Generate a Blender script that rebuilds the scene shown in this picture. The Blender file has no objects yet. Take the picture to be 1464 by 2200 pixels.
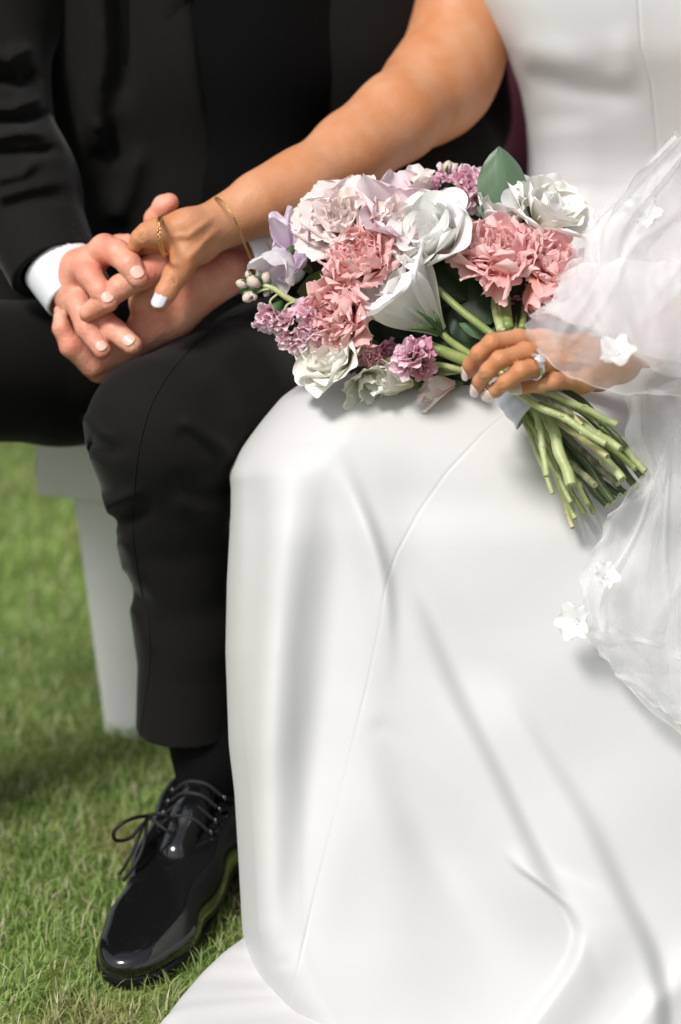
import bpy, math, random
import numpy as np
from mathutils import Vector, Matrix
random.seed(7); np.random.seed(7)
RNG = np.random.RandomState(11)
sc = bpy.context.scene
R = math.radians
# ------------------------------------------------------------------ camera
PITCH = R(20.0); FPX = 5194.0
CAM = np.array([0.0, -2.17, 1.17])
cam = bpy.data.cameras.new('camera'); camo = bpy.data.objects.new('camera', cam); sc.collection.objects.link(camo)
camo.location = CAM; camo.rotation_euler = (math.pi/2-PITCH, 0, 0)
cam.sensor_fit = 'VERTICAL'; cam.sensor_height = 36.0; cam.lens = 85.0
cam.clip_start = 0.05; cam.clip_end = 500
cam.dof.use_dof = True; cam.dof.focus_distance = 2.16; cam.dof.aperture_fstop = 2.8
sc.camera = camo
# ------------------------------------------------------------------ light
w = bpy.data.worlds.new("World"); sc.world = w; w.use_nodes = True
nt = w.node_tree; bg = nt.nodes['Background']
sky = nt.nodes.new('ShaderNodeTexSky'); sky.sky_type = 'NISHITA'; sky.sun_disc = False
SUN_EL, SUN_AZ = R(54), R(-40)         # azimuth measured from -Y (towards the camera) to +X
sdir = Vector((math.sin(SUN_AZ)*math.cos(SUN_EL), -math.cos(SUN_AZ)*math.cos(SUN_EL), math.sin(SUN_EL)))
sky.sun_elevation = SUN_EL; sky.sun_rotation = math.atan2(sdir.x, sdir.y)
sky.air_density = 1.0; sky.dust_density = 2.5; sky.ozone_density = 1.0
hs = nt.nodes.new('ShaderNodeHueSaturation'); hs.inputs['Saturation'].default_value = .45       # thin bright haze over the blue
nt.links.new(sky.outputs[0], hs.inputs['Color']); nt.links.new(hs.outputs[0], bg.inputs[0]); bg.inputs[1].default_value = 0.085
sl = bpy.data.lights.new('sun', 'SUN'); sl.energy = 2.35; sl.angle = R(14); sl.color = (1.0, 0.968, 0.935)
so = bpy.data.objects.new('sun', sl); sc.collection.objects.link(so)
so.rotation_euler = sdir.to_track_quat('Z', 'Y').to_euler(); so.location = (-3, -3, 5)
sc.view_settings.view_transform = 'Standard'; sc.view_settings.look = 'None'
sc.view_settings.exposure = 0.50; sc.view_settings.gamma = 1.0
sc.view_settings.use_curve_mapping = False
sc.cycles.use_denoising = True
sc.cycles.max_bounces = 14; sc.cycles.diffuse_bounces = 5; sc.cycles.transmission_bounces = 10; sc.cycles.transparent_max_bounces = 24
# ------------------------------------------------------------------ geometry helpers
FW = np.array([0, math.cos(PITCH), -math.sin(PITCH)]); UP = np.array([0, math.sin(PITCH), math.cos(PITCH)])
def at(px, py, Y):
    """world point on the vertical plane y = Y seen at (px, py) of the photograph"""
    px = np.asarray(px, float); py = np.asarray(py, float); Y = np.asarray(Y, float)
    a = (px-732.0)/FPX; b = (1100.0-py)/FPX
    dy = FW[1]+b*UP[1]; dz = FW[2]+b*UP[2]
    t = (Y-CAM[1])/dy
    return np.stack(np.broadcast_arrays(CAM[0]+a*t, Y, CAM[2]+dz*t), -1)
def ms(px, py, Y):
    """metres per photo pixel at that place"""
    b = (1100.0-py)/FPX
    return ((Y-CAM[1])/(FW[1]+b*UP[1]))/FPX
COL = sc.collection
ORG = {}
def empty(name, loc, label, cat, group=None, kind=None):
    o = bpy.data.objects.new(name, None); COL.objects.link(o); o.location = loc; o.empty_display_size = .05
    ORG[o.name] = np.array(loc, float)
    return tag(o, label, cat, group, kind)
def tag(o, label=None, cat=None, group=None, kind=None):
    if label: o['label'] = label
    if cat: o['category'] = cat
    if group: o['group'] = group
    if kind: o['kind'] = kind
    return o
def mesh(name, V, F, mats, smooth=True, uv=None, col=None, mi=None):
    """V (n,3); F list of faces or (m,4)/(m,3) array"""
    me = bpy.data.meshes.new(name)
    V = np.asarray(V, float)
    if isinstance(F, np.ndarray):
        m, k = F.shape
        me.vertices.add(len(V)); me.vertices.foreach_set('co', V.astype(np.float32).ravel())
        me.loops.add(m*k); me.loops.foreach_set('vertex_index', F.astype(np.int32).ravel())
        me.polygons.add(m); me.polygons.foreach_set('loop_start', np.arange(0, m*k, k, dtype=np.int32))
        me.update(calc_edges=True)
    else:
        me.from_pydata(V.tolist(), [], [list(f) for f in F]); me.update()
    if smooth: me.polygons.foreach_set('use_smooth', np.ones(len(me.polygons), bool))
    for m_ in (mats if isinstance(mats, (list, tuple)) else [mats]): me.materials.append(m_)
    if mi is not None: me.polygons.foreach_set('material_index', np.asarray(mi, np.int32))
    li = np.zeros(len(me.loops), np.int32); me.loops.foreach_get('vertex_index', li)
    if uv is not None:
        u = me.uv_layers.new(name='UVMap'); u.data.foreach_set('uv', np.asarray(uv, np.float32)[li].ravel())
    if col is not None:
        c = me.color_attributes.new('tone', 'FLOAT_COLOR', 'POINT')
        cc = np.ones((len(V), 4), np.float32); cc[:, :3] = col if np.ndim(col) == 2 else np.asarray(col)[:, None]
        c.data.foreach_set('color', cc.ravel())
    me.validate(); me.update()
    return me
def obj(name, V, F, mats, parent=None, nrm=None, **kw):
    """one mesh object from world-space vertices, its origin at its own middle"""
    V = np.asarray(V, float); c = (V.min(0)+V.max(0))/2
    me = mesh(name, V-c, F, mats, **kw)
    if nrm is not None: me.normals_split_custom_set_from_vertices(nrm.tolist())
    o = bpy.data.objects.new(name, me); COL.objects.link(o)
    if parent is not None:
        o.parent = parent; o.location = c-ORG[parent.name]
    else: o.location = c
    ORG[o.name] = c
    return o
def inst(name, me, M, parent):
    """object sharing mesh data, world matrix M"""
    o = bpy.data.objects.new(name, me); COL.objects.link(o); o.parent = parent
    o.matrix_local = Matrix.Translation(-Vector(ORG[parent.name])) @ M
    ORG[o.name] = np.array(M.translation)
    return o
def gridF(nu, nv, close_u=False):
    i = np.arange(nv-1)[:, None]; j = np.arange(nu if close_u else nu-1)[None, :]
    j2 = (j+1) % nu
    return np.stack([(i*nu+j), (i*nu+j2), ((i+1)*nu+j2), ((i+1)*nu+j)], -1).reshape(-1, 4)
def catmull(P, n):
    P = np.asarray(P, float); m = len(P)
    if m == 2: t = np.linspace(0, 1, n)[:, None]; return P[0]*(1-t)+P[1]*t
    Q = np.vstack([2*P[0]-P[1], P, 2*P[-1]-P[-2]])
    s = np.linspace(0, m-1-1e-9, n); i = s.astype(int); t = (s-i)[:, None]
    a, b, c, d = Q[i], Q[i+1], Q[i+2], Q[i+3]
    return .5*((2*b)+(-a+c)*t+(2*a-5*b+4*c-d)*t*t+(-a+3*b-3*c+d)*t**3)
def tube(P, rad, seg=8, caps=True, sub=None):
    """tube along world points; returns V, F(list)"""
    P = np.asarray(P, float)
    if sub:
        rad = np.interp(np.linspace(0, 1, sub), np.linspace(0, 1, len(P)), rad if np.ndim(rad) else [rad]*len(P)); P = catmull(P, sub)
    n = len(P); rad = np.broadcast_to(rad, n)
    T = np.gradient(P, axis=0); T /= np.linalg.norm(T, axis=1)[:, None]+1e-12
    ref = np.array([0, 0, 1.]) if abs(T[0][2]) < .9 else np.array([1., 0, 0])
    N = np.cross(T[0], ref); N /= np.linalg.norm(N); out = []
    for k in range(n):
        N = N-T[k]*N.dot(T[k]); N /= np.linalg.norm(N); B = np.cross(T[k], N)
        a = np.linspace(0, 2*np.pi, seg, endpoint=False)
        out.append(P[k]+rad[k]*(np.cos(a)[:, None]*N+np.sin(a)[:, None]*B))
    V = np.vstack(out); F = [tuple(f) for f in gridF(seg, n, True)]
    if caps: F += [tuple(range(seg-1, -1, -1)), tuple(range((n-1)*seg, n*seg))]
    return V, F
def join(parts):
    V, F, o = [], [], 0
    for v, f in parts:
        V.append(v); F += [tuple(int(x)+o for x in q) for q in f]; o += len(v)
    return np.vstack(V), F
TRAIN = np.array([(560, 2000), (520, 2035), (480, 2062), (440, 2098), (395, 2145), (352, 2200), (325, 2250), (380, 2330), (700, 2460), (1100, 2500), (1500, 2480), (1750, 2400), (1800, 2200)], float)
def gp(px, py, z=.03):
    """world point at height z seen at (px, py)"""
    b = (1100-py)/FPX; t = (z-CAM[2])/(FW[2]+b*UP[2]); a = (px-732)/FPX
    return np.stack([a*t, CAM[1]+t*(FW[1]+b*UP[1]), np.broadcast_to(z, np.shape(t))], -1)
# ------------------------------------------------------------------ signed-distance modelling (organic bodies and tailored cloth)
class Node:
    _c = None; _v = 0.
    def cv(s, c):                             # value at a block centre, remembered
        if s._c is not c: s._v = float(s.cval(c)); s._c = c
        return s._v
    def cval(s, c): return s.ev(c)[0]
class Cone(Node):                             # tapered capsule
    def __init__(s, a, b, ra, rb): s.a, s.b, s.ra, s.rb = np.array(a, float), np.array(b, float), ra, rb
    def ev(s, P, c=None, Rr=0):
        ba = s.b-s.a; pa = P-s.a; L = max(ba.dot(ba), 1e-12)
        h = np.clip(pa@ba/L, 0, 1)
        q = pa-h[:, None]*ba
        return np.sqrt(np.einsum('ij,ij->i', q, q))-(s.ra+(s.rb-s.ra)*h)
    def bb(s): r = max(s.ra, s.rb); return np.minimum(s.a, s.b)-r, np.maximum(s.a, s.b)+r
class Ell(Node):                                    # ellipsoid, axes as rows of A
    def __init__(s, c, r, A=None): s.c, s.r = np.array(c, float), np.array(r, float); s.A = np.eye(3) if A is None else np.array(A, float)
    def ev(s, P, c=None, Rr=0):
        q = (P-s.c)@s.A.T
        k0 = np.linalg.norm(q/s.r, axis=1); k1 = np.linalg.norm(q/(s.r**2), axis=1)+1e-9
        return k0*(k0-1)/k1
    def bb(s): m = s.r.max(); return s.c-m, s.c+m
class Un(Node):                                     # smooth union
    def __init__(s, k, *ch): s.k, s.ch = k, [c for c in ch]
    def cval(s, c): return min(x.cv(c) for x in s.ch)-s.k*.3
    def ev(s, P, c=None, Rr=0):
        ch = s.ch
        if c is not None and len(ch) > 1:
            v = np.array([x.cv(c) for x in ch])
            lim = v.min()+2*Rr+2*s.k+.004
            ch = [x for x, q in zip(ch, v) if q <= lim]
        d = ch[0].ev(P, c, Rr)
        for x in ch[1:]:
            e = x.ev(P, c, Rr)
            if s.k > 0:
                h = np.maximum(s.k-np.abs(d-e), 0)/s.k; d = np.minimum(d, e)-h*h*s.k*.25
            else: d = np.minimum(d, e)
        return d
    def bb(s):
        B = [c.bb() for c in s.ch]; return np.min([b[0] for b in B], 0), np.max([b[1] for b in B], 0)
class Sub(Node):                                    # smooth subtraction
    def __init__(s, k, a, *b): s.k, s.a, s.b = k, a, b
    def cval(s, c): return s.a.cv(c)
    def ev(s, P, c=None, Rr=0):
        d = s.a.ev(P, c, Rr)
        for x in s.b:
            e = -x.ev(P)
            h = np.maximum(s.k-np.abs(d-e), 0)/max(s.k, 1e-9); d = np.maximum(d, e)+h*h*s.k*.25
        return d
    def bb(s): return s.a.bb()
class Cut(Node):                                    # keep the side n.(p-o) < 0
    def __init__(s, a, o, n, k=.002): s.a, s.o, s.n, s.k = a, np.array(o, float), np.array(n, float)/np.linalg.norm(n), k
    def cval(s, c): return s.a.cv(c)
    def ev(s, P, c=None, Rr=0):
        d = s.a.ev(P, c, Rr); e = (P-s.o)@s.n
        h = np.maximum(s.k-np.abs(d-e), 0)/s.k; return np.maximum(d, e)+h*h*s.k*.25
    def bb(s): return s.a.bb()
class Disp(Node):                                   # displacement by a function of position
    def __init__(s, a, f): s.a, s.f = a, f
    def ev(s, P, c=None, Rr=0): return s.a.ev(P, c, Rr)-s.f(P)
    def bb(s): b = s.a.bb(); return b[0]-.01, b[1]+.01
def segd(px, py, pts):
    """distance to a polyline (signed: + on its right side going down) and position along it"""
    best = np.full(px.shape, 1e9); sg = np.zeros(px.shape); tt = np.zeros(px.shape); n = len(pts)-1
    for i in range(n):
        a = np.array(pts[i][:2], float); b = np.array(pts[i+1][:2], float); ab = b-a; L = ab.dot(ab)
        t = np.clip(((px-a[0])*ab[0]+(py-a[1])*ab[1])/L, 0, 1)
        dx = px-(a[0]+t*ab[0]); dy = py-(a[1]+t*ab[1]); d = np.hypot(dx, dy)
        m = d < best; best = np.where(m, d, best); sg = np.where(m, np.sign(-(ab[0]*dy-ab[1]*dx)), sg); tt = np.where(m, (i+t)/n, tt)
    return best*sg, tt
def ridge(px, py, pts, A, wl, wr, ends=(.15, .15)):
    d, t = segd(px, py, pts); w_ = np.where(d < 0, wl, wr)
    f = np.exp(-(d/w_)**2)
    e0, e1 = ends
    fade = np.clip(t/max(e0, 1e-6), 0, 1)*np.clip((1-t)/max(e1, 1e-6), 0, 1); fade = fade*fade*(3-2*fade)
    return A*f*fade
class Crease(Node):                           # cloth folds: rolls and grooves raised along curves on the cloth
    def __init__(s, a, rd): s.a, s.rd = a, rd
    def cval(s, c): return s.a.cv(c)
    def ev(s, P, c=None, Rr=0):
        d = s.a.ev(P, c, Rr); q = P-CAM; f = q@FW; px = 732+FPX*q[:, 0]/f; py = 1100-FPX*(q@UP)/f
        x0, x1, y0, y1 = px.min(), px.max(), py.min(), py.max()
        for pts, A, wl, wr, ends in s.rd:
            m = 2.6*max(wl, wr); xs = [p[0] for p in pts]; ys = [p[1] for p in pts]
            if min(xs)-m > x1 or max(xs)+m < x0 or min(ys)-m > y1 or max(ys)+m < y0: continue
            d = d-ridge(px, py, pts, A, wl, wr, ends)
        return d
    def bb(s): b = s.a.bb(); return b[0]-.01, b[1]+.01
def chain(k, pts):                            # pts: (px, py, Y, r_px)
    W = [(at(p[0], p[1], p[2]), p[3]*ms(p[0], p[1], p[2])) for p in pts]
    return Un(k, *[Cone(W[i][0], W[i+1][0], W[i][1], W[i+1][1]) for i in range(len(W)-1)])
def wchain(k, pts):                           # pts: (x, y, z, r)
    return Un(k, *[Cone(pts[i][:3], pts[i+1][:3], pts[i][3], pts[i+1][3]) for i in range(len(pts)-1)])
def surface_fine(node, hc, hf, boxes):
    """one surface, finer inside the given boxes (hands), coarser elsewhere"""
    Vs, Fs, o = [], [], 0
    V, F = surface(node, hc, skip=boxes, proj=1)
    q = V[F]                                  # drop what the fine patches replace
    for lo, hi in boxes:
        ins = ((q > np.array(lo)+.0005) & (q < np.array(hi)-.0005)).all((1, 2)); F = F[~ins]; q = q[~ins]
    Vs.append(V); Fs.append(F); o = len(V)
    for lo, hi in boxes:
        V, F = surface(node, hf, lo=lo, hi=hi, proj=1); q = V[F]; F = F[((q > np.array(lo)-.0005) & (q < np.array(hi)+.0005)).any((1, 2)) & ((q > np.array(lo)-.002) & (q < np.array(hi)+.002)).all((1, 2))]; Vs.append(V); Fs.append(F+o); o += len(V)
    return np.vstack(Vs), np.vstack(Fs)
def box_of(*nodes, pad=.004):
    b = [n_.bb() for n_ in nodes]
    return np.min([x[0] for x in b], 0)-pad, np.max([x[1] for x in b], 0)+pad
def surface(node, h, n=12, lo=None, hi=None, proj=0, skip=()):
    b0, b1 = node.bb()
    if lo is not None: b0 = np.maximum(b0, lo)
    if hi is not None: b1 = np.minimum(b1, hi)
    b0 = b0-2*h; b1 = b1+2*h
    nb = np.ceil((b1-b0)/(n*h)).astype(int)
    I = np.stack(np.meshgrid(*[np.arange(x) for x in nb], indexing='ij'), -1).reshape(-1, 3)
    cen = b0+(I+.5)*n*h; half = n*h*.5*1.7321
    d = np.concatenate([node.ev(cen[i:i+60000]) for i in range(0, len(cen), 60000)])
    keep = np.abs(d) < half*1.25+.004
    for l_, h_ in skip: keep &= ~((cen-n*h*.5 > np.array(l_)+.003) & (cen+n*h*.5 < np.array(h_)-.003)).all(1)
    I = I[keep]; cen = b0+(I+.5)*n*h
    NX, NY, NZ = nb*n+2
    g = np.stack(np.meshgrid(*[np.arange(n+1)]*3, indexing='ij'), -1)
    cells, verts, edges = [], [], []
    OFF = np.array([[0,0,0],[1,0,0],[0,1,0],[1,1,0],[0,0,1],[1,0,1],[0,1,1],[1,1,1]])
    ED = [(0,1),(2,3),(4,5),(6,7),(0,2),(1,3),(4,6),(5,7),(0,4),(1,5),(2,6),(3,7)]
    for bi, c in zip(I, cen):
        G = (g+bi*n).reshape(-1, 3); P = b0+G*h
        v = node.ev(P, c[None, :], half).reshape(n+1, n+1, n+1)
        if v.min() > 0 or v.max() < 0: continue
        cs = [v[o[0]:n+o[0], o[1]:n+o[1], o[2]:n+o[2]] for o in OFF]
        cs = np.stack(cs, -1).reshape(-1, 8); sg = cs < 0
        act = np.where(sg.any(1) & ~sg.all(1))[0]
        if not len(act): continue
        ci = np.stack(np.unravel_index(act, (n, n, n)), -1); cv = cs[act]; sv = sg[act]
        acc = np.zeros((len(act), 3)); cnt = np.zeros(len(act))
        for a_, b_ in ED:
            m = sv[:, a_] != sv[:, b_]
            t = cv[:, a_]/(cv[:, a_]-cv[:, b_]+1e-20)
            p = OFF[a_]+(OFF[b_]-OFF[a_])*t[:, None]
            acc[m] += p[m]; cnt[m] += 1
        gi = ci+bi*n
        verts.append(b0+(gi+acc/cnt[:, None])*h); cells.append(gi)
        edges.append(np.stack([sv[:, 0], sv[:, 1], sv[:, 2], sv[:, 4]], -1))
    V = np.vstack(verts); C = np.vstack(cells).astype(np.int64); E = np.vstack(edges)
    key = C[:, 0]+NX*(C[:, 1]+NY*C[:, 2]); o = np.argsort(key); key = key[o]; V = V[o]; C = C[o]; E = E[o]
    def look(q):
        k = q[:, 0]+NX*(q[:, 1]+NY*q[:, 2]); i = np.clip(np.searchsorted(key, k), 0, len(key)-1)
        return np.where(key[i] == k, i, -1)
    Fs = []
    for ax, (u, v_) in enumerate([((0,1,0),(0,0,1)), ((0,0,1),(1,0,0)), ((1,0,0),(0,1,0))]):
        m = E[:, 0] != E[:, ax+1]
        c0 = C[m]; u = np.array(u); v_ = np.array(v_)
        q = np.stack([np.where(m)[0], look(c0-u), look(c0-u-v_), look(c0-v_)], -1)
        ok = (q >= 0).all(1); q = q[ok]; fl = E[m][ok][:, 0]
        q[~fl] = q[~fl][:, ::-1]
        Fs.append(q)
    F = np.vstack(Fs)
    for _ in range(proj):
        e = h*.5; d = node_eval(node, V, 12*h, e); gr = (d[:, 1:]-d[:, :1])/e; d = d[:, 0]
        V = V-gr*(d/np.maximum((gr**2).sum(1), .2))[:, None]
    return V, F
def node_eval(node, P, bs, e):
    """values and their neighbours along x, y, z, far primitives skipped cell by cell"""
    k = np.floor(P/bs).astype(np.int64); kk = (k[:, 0]*73856093) ^ (k[:, 1]*19349663) ^ (k[:, 2]*83492791)
    o = np.argsort(kk, kind='stable'); ks = kk[o]; br = np.flatnonzero(np.diff(ks))+1
    d = np.empty((len(P), 4)); E = np.vstack([np.zeros(3), np.eye(3)*e])
    for s in np.split(o, br):
        q = P[s]; c = (q.min(0)+q.max(0))/2
        d[s] = node.ev((q[:, None, :]+E[None]).reshape(-1, 3), c[None, :], np.linalg.norm(q.max(0)-q.min(0))/2+2*e).reshape(-1, 4)
    return d
def normals(node, V, e=.0006, bs=.03):
    d = node_eval(node, V, bs, e); g = d[:, 1:]-d[:, :1]; return g/(np.linalg.norm(g, axis=1)[:, None]+1e-12)
def hit(node, px, py, y0=-.6):
    """first surface point seen at (px, py)"""
    d = at(px, py, 0.)-CAM; d /= np.linalg.norm(d); t = (y0-CAM[1])/d[1]
    for _ in range(90):
        p = CAM+d*t; v = node.ev(p[None])[0]
        if v < .0002: break
        t += v*.7
    return p
# ------------------------------------------------------------------ materials
def mat(name, base, rough=.6, spec=.5, bump=0, bscale=200, var=0, vscale=20, col2=None, sss=0, sssr=(1, .4, .2), sheen=0, coat=0, metal=0, trans=0, tone=False, transl=0, bump2=None, sheenr=.5):
    m = bpy.data.materials.new(name); m.use_nodes = True; t = m.node_tree; N = t.nodes; L = t.links
    p = N['Principled BSDF']; p.inputs['Base Color'].default_value = (*base, 1); p.inputs['Roughness'].default_value = rough
    p.inputs['Specular IOR Level'].default_value = spec; p.inputs['Metallic'].default_value = metal
    p.inputs['Sheen Weight'].default_value = sheen; p.inputs['Sheen Roughness'].default_value = sheenr; p.inputs['Coat Weight'].default_value = coat
    p.inputs['Transmission Weight'].default_value = trans
    if sss:
        p.inputs['Subsurface Weight'].default_value = sss; p.inputs['Subsurface Radius'].default_value = sssr; p.inputs['Subsurface Scale'].default_value = .006
    tc = N.new('ShaderNodeTexCoord')
    if var or col2:
        n = N.new('ShaderNodeTexNoise'); n.inputs['Scale'].default_value = vscale; n.inputs['Detail'].default_value = 5
        L.new(tc.outputs['Object'], n.inputs['Vector'])
        mx = N.new('ShaderNodeMix'); mx.data_type = 'RGBA'
        c2 = col2 or tuple(max(0, x*(1-var)) for x in base)
        mx.inputs['A'].default_value = (*base, 1); mx.inputs['B'].default_value = (*c2, 1)
        rp = N.new('ShaderNodeValToRGB'); rp.color_ramp.elements[0].position = .35; rp.color_ramp.elements[1].position = .65
        L.new(n.outputs['Fac'], rp.inputs[0]); L.new(rp.outputs[0], mx.inputs['Factor']); L.new(mx.outputs['Result'], p.inputs['Base Color'])
    if tone:
        a = N.new('ShaderNodeAttribute'); a.attribute_name = 'tone'
        L.new(a.outputs['Color'], p.inputs['Base Color'])
    if bump:
        n2 = N.new('ShaderNodeTexNoise'); n2.inputs['Scale'].default_value = bscale; n2.inputs['Detail'].default_value = 4
        L.new(tc.outputs['Object'], n2.inputs['Vector'])
        b = N.new('ShaderNodeBump'); b.inputs['Strength'].default_value = 1; b.inputs['Distance'].default_value = bump
        L.new(n2.outputs['Fac'], b.inputs['Height']); L.new(b.outputs[0], p.inputs['Normal'])
        if bump2:
            n3 = N.new('ShaderNodeTexNoise'); n3.inputs['Scale'].default_value = bump2[1]; L.new(tc.outputs['Object'], n3.inputs['Vector'])
            b2 = N.new('ShaderNodeBump'); b2.inputs['Distance'].default_value = bump2[0]; L.new(n3.outputs['Fac'], b2.inputs['Height'])
            L.new(b2.outputs[0], b.inputs['Normal'])
    if transl:
        tr = N.new('ShaderNodeBsdfTranslucent'); ms_ = N.new('ShaderNodeMixShader'); ms_.inputs[0].default_value = transl
        src = p.inputs['Base Color']
        if src.is_linked: L.new(src.links[0].from_socket, tr.inputs[0])
        else: tr.inputs[0].default_value = (*base, 1)
        out = N['Material Output']; L.new(p.outputs[0], ms_.inputs[1]); L.new(tr.outputs[0], ms_.inputs[2]); L.new(ms_.outputs[0], out.inputs[0])
    return m
def zz(x0, y0, f):
    return lambda x, y: (x0+x/f, y0+y/f)
# ------------------------------------------------------------------ the ground and the lawn
M_soil = mat('lawn_soil', (.10, .14, .035), rough=.95, spec=.1, bump=.01, bscale=60, col2=(.17, .21, .06), vscale=14)
n = 60; g = np.linspace(-1, 1, n); g = np.sign(g)*np.abs(g)**4*220
X, Y = np.meshgrid(g, g); Z = np.where(np.hypot(X, Y) < 4, .004*np.sin(X*9+1)*np.cos(Y*7), 0)-.004
tag(obj('ground', np.stack([X.ravel(), Y.ravel(), Z.ravel()], -1), gridF(n, n), M_soil), 'grassy ground', None, None, 'structure')
M_grass = mat('grass_blade', (.1, .16, .03), rough=.5, spec=.35, tone=True, transl=.5)
def grass(name, x0, x1, y0, y1, N, hmin, hmax, wd, seed):
    r = np.random.RandomState(seed)
    x = r.uniform(x0, x1, N); y = r.uniform(y0, y1, N)
    cl = .5+.5*np.sin(x*23+3*np.sin(y*17))*np.sin(y*29+2*np.sin(x*19)); cl = .45*cl+.55*(.5+.5*np.sin(x*61+y*53))
    e = gp(TRAIN[:8, 0], TRAIN[:8, 1], .0); o_ = np.argsort(e[:, 1]); xe = np.interp(y, e[o_, 1], e[o_, 0])
    ok = ~((x > xe+.004) & (y > -.62) & (y < .12)); x, y, cl = x[ok], y[ok], cl[ok]; N = len(x)
    h = r.uniform(hmin, hmax, N)*(.65+.7*cl)
    az = r.uniform(0, 2*np.pi, N); ln = r.uniform(.15, 1.25, N); wv = r.uniform(.6, 1.3, N)*wd
    side = np.stack([-np.sin(az), np.cos(az), np.zeros(N)], -1); fw = np.stack([np.cos(az), np.sin(az), np.zeros(N)], -1)
    V = []; b = np.stack([x, y, np.full(N, -.006)], -1)
    for t, ww in ((0, 1), (.38, .95), (.72, .65), (1, .04)):
        c = b+fw*(h*ln*t*t)[:, None]*.8; c[:, 2] += h*t*(1-.28*ln*t)
        V += [c-side*(wv*ww/2)[:, None], c+side*(wv*ww/2)[:, None]]
    V = np.stack(V, 1)
    idx = (np.arange(N)*8)[:, None, None]; F = np.array([[0,1,3,2],[2,3,5,4],[4,5,7,6]])[None]+idx
    k = r.rand(N)[:, None]; k2 = r.rand(N)[:, None]
    c = (1-k)*np.array([.20, .34, .07])+k*np.array([.46, .56, .21])
    patch = np.clip(.5+.5*np.sin(x*7+1.3)*np.sin(y*5.1+.4), 0, 1)[:, None]; c = c*(.8+.45*patch)
    br = np.clip(np.sin(x*11.3+2*np.sin(y*6))*np.sin(y*9.1+1.7*np.sin(x*8))-.45, 0, .5)[:, None]*1.2; c = c*(1-br)+br*np.array([.50, .36, .20])
    dry = (k2 > .88); c = np.where(dry, np.array([.75, .68, .46])*(.6+.5*k), c)
    c = np.repeat(c[:, None, :], 8, 1).reshape(-1, 3)
    return V.reshape(-1, 3), F.reshape(-1, 4), c
gs = [grass('g', -1.15, .9, -.75, .75, 150000, .010, .025, .0020, 1), grass('g', -1.8, 1.6, .7, 2.6, 80000, .015, .032, .0032, 2)]
V = np.vstack([a[0] for a in gs]); F = np.vstack([gs[0][1], gs[1][1]+len(gs[0][0])]); Cc = np.vstack([a[2] for a in gs])
tag(obj('grass', V, F, M_grass, smooth=False, col=Cc), 'short green lawn grass with a few straw-coloured blades', 'grass', None, 'stuff')
# ------------------------------------------------------------------ the bench
M_bench = mat('bench_paint', (.88, .87, .84), rough=.5, bump=.0006, bscale=35, var=.06, vscale=6)
BA = R(17); bdir = np.array([math.cos(BA), -math.sin(BA), 0]); bn = np.array([math.sin(BA), math.cos(BA), 0])
P0 = at(80, 1065, .315); P0z = P0[2]
def prism(corners, ztop, zbot, bev=.004, taper=None):
    """box between plan corners; taper: plan corners at the bottom"""
    c = np.array(corners); b = np.array(taper if taper is not None else corners)
    m = c.mean(0); mb = b.mean(0)
    rings = []
    for (q, mm, z, s) in ((b, mb, zbot, -bev), (b, mb, zbot+bev, 0), (c, m, ztop-bev, 0), (c, m, ztop, -bev)):
        d = q-mm; L = np.linalg.norm(d, axis=1)[:, None]; rings.append(np.hstack([mm+d*(1+1.4*s/L), np.full((4, 1), z)]))
    V = np.vstack(rings); F = [(3, 2, 1, 0), (12, 13, 14, 15)]
    for r_ in range(3):
        for k in range(4): F.append((r_*4+k, r_*4+(k+1) % 4, r_*4+4+(k+1) % 4, r_*4+4+k))
    return V, F
def bp(u, v): return (P0+bdir*u+bn*v)[:2]
bench = empty('bench', (P0[0]+.7, P0[1]+.1, 0), 'white painted bench with slab seat and tapered legs under the couple', 'bench')
obj('seat', *prism([bp(0, 0), bp(1.55, 0), bp(1.55, .42), bp(0, .42)], P0z+.115, P0z), M_bench, bench, smooth=False)
for u0 in (.035, 1.24):
    wt = .275
    obj('leg', *prism([bp(u0, .02), bp(u0+wt, .02), bp(u0+wt, .40), bp(u0, .40)], P0z-.001, -.01,
        taper=[bp(u0+.028, .02), bp(u0+wt-.028, .02), bp(u0+wt-.028, .40), bp(u0+.028, .40)]), M_bench, bench, smooth=False)
# ------------------------------------------------------------------ the groom
M_suit = mat('suit_wool', (.0095, .0089, .0081), rough=.85, spec=.10, sheen=.10, bump=.0003, bscale=900, sheenr=.35)
M_vest = mat('waistcoat_wool', (.003, .003, .003), rough=.9, spec=.1)
M_shirt = mat('shirt_cotton', (.80, .81, .86), rough=.75, bump=.0001, bscale=600)
M_skin_m = mat('groom_skin', (.74, .375, .26), rough=.48, spec=.4, bump=.0009, bscale=260, col2=(.68, .25, .17), vscale=34, sss=.35, bump2=(.0012, 60))
M_nail_m = mat('groom_nail', (.80, .50, .40), rough=.28, spec=.5, coat=.3)
M_patent = mat('patent_leather', (.006, .006, .0065), rough=.09, spec=.5, coat=.6, bump=.0016, bscale=16)
M_rubber = mat('sole_rubber', (.006, .006, .006), rough=.5, spec=.3)
M_sock = mat('sock_knit', (.006, .006, .007), rough=.95, spec=.1, bump=.0008, bscale=500)
M_lace = mat('shoe_lace', (.008, .008, .008), rough=.7)
M_metal = mat('silver', (.75, .75, .74), rough=.22, metal=1)
groom = empty('person', (-.22, .35, 0), 'seated groom in black suit with clasped hands resting on his thigh', 'person', 'wedding couple')
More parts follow.
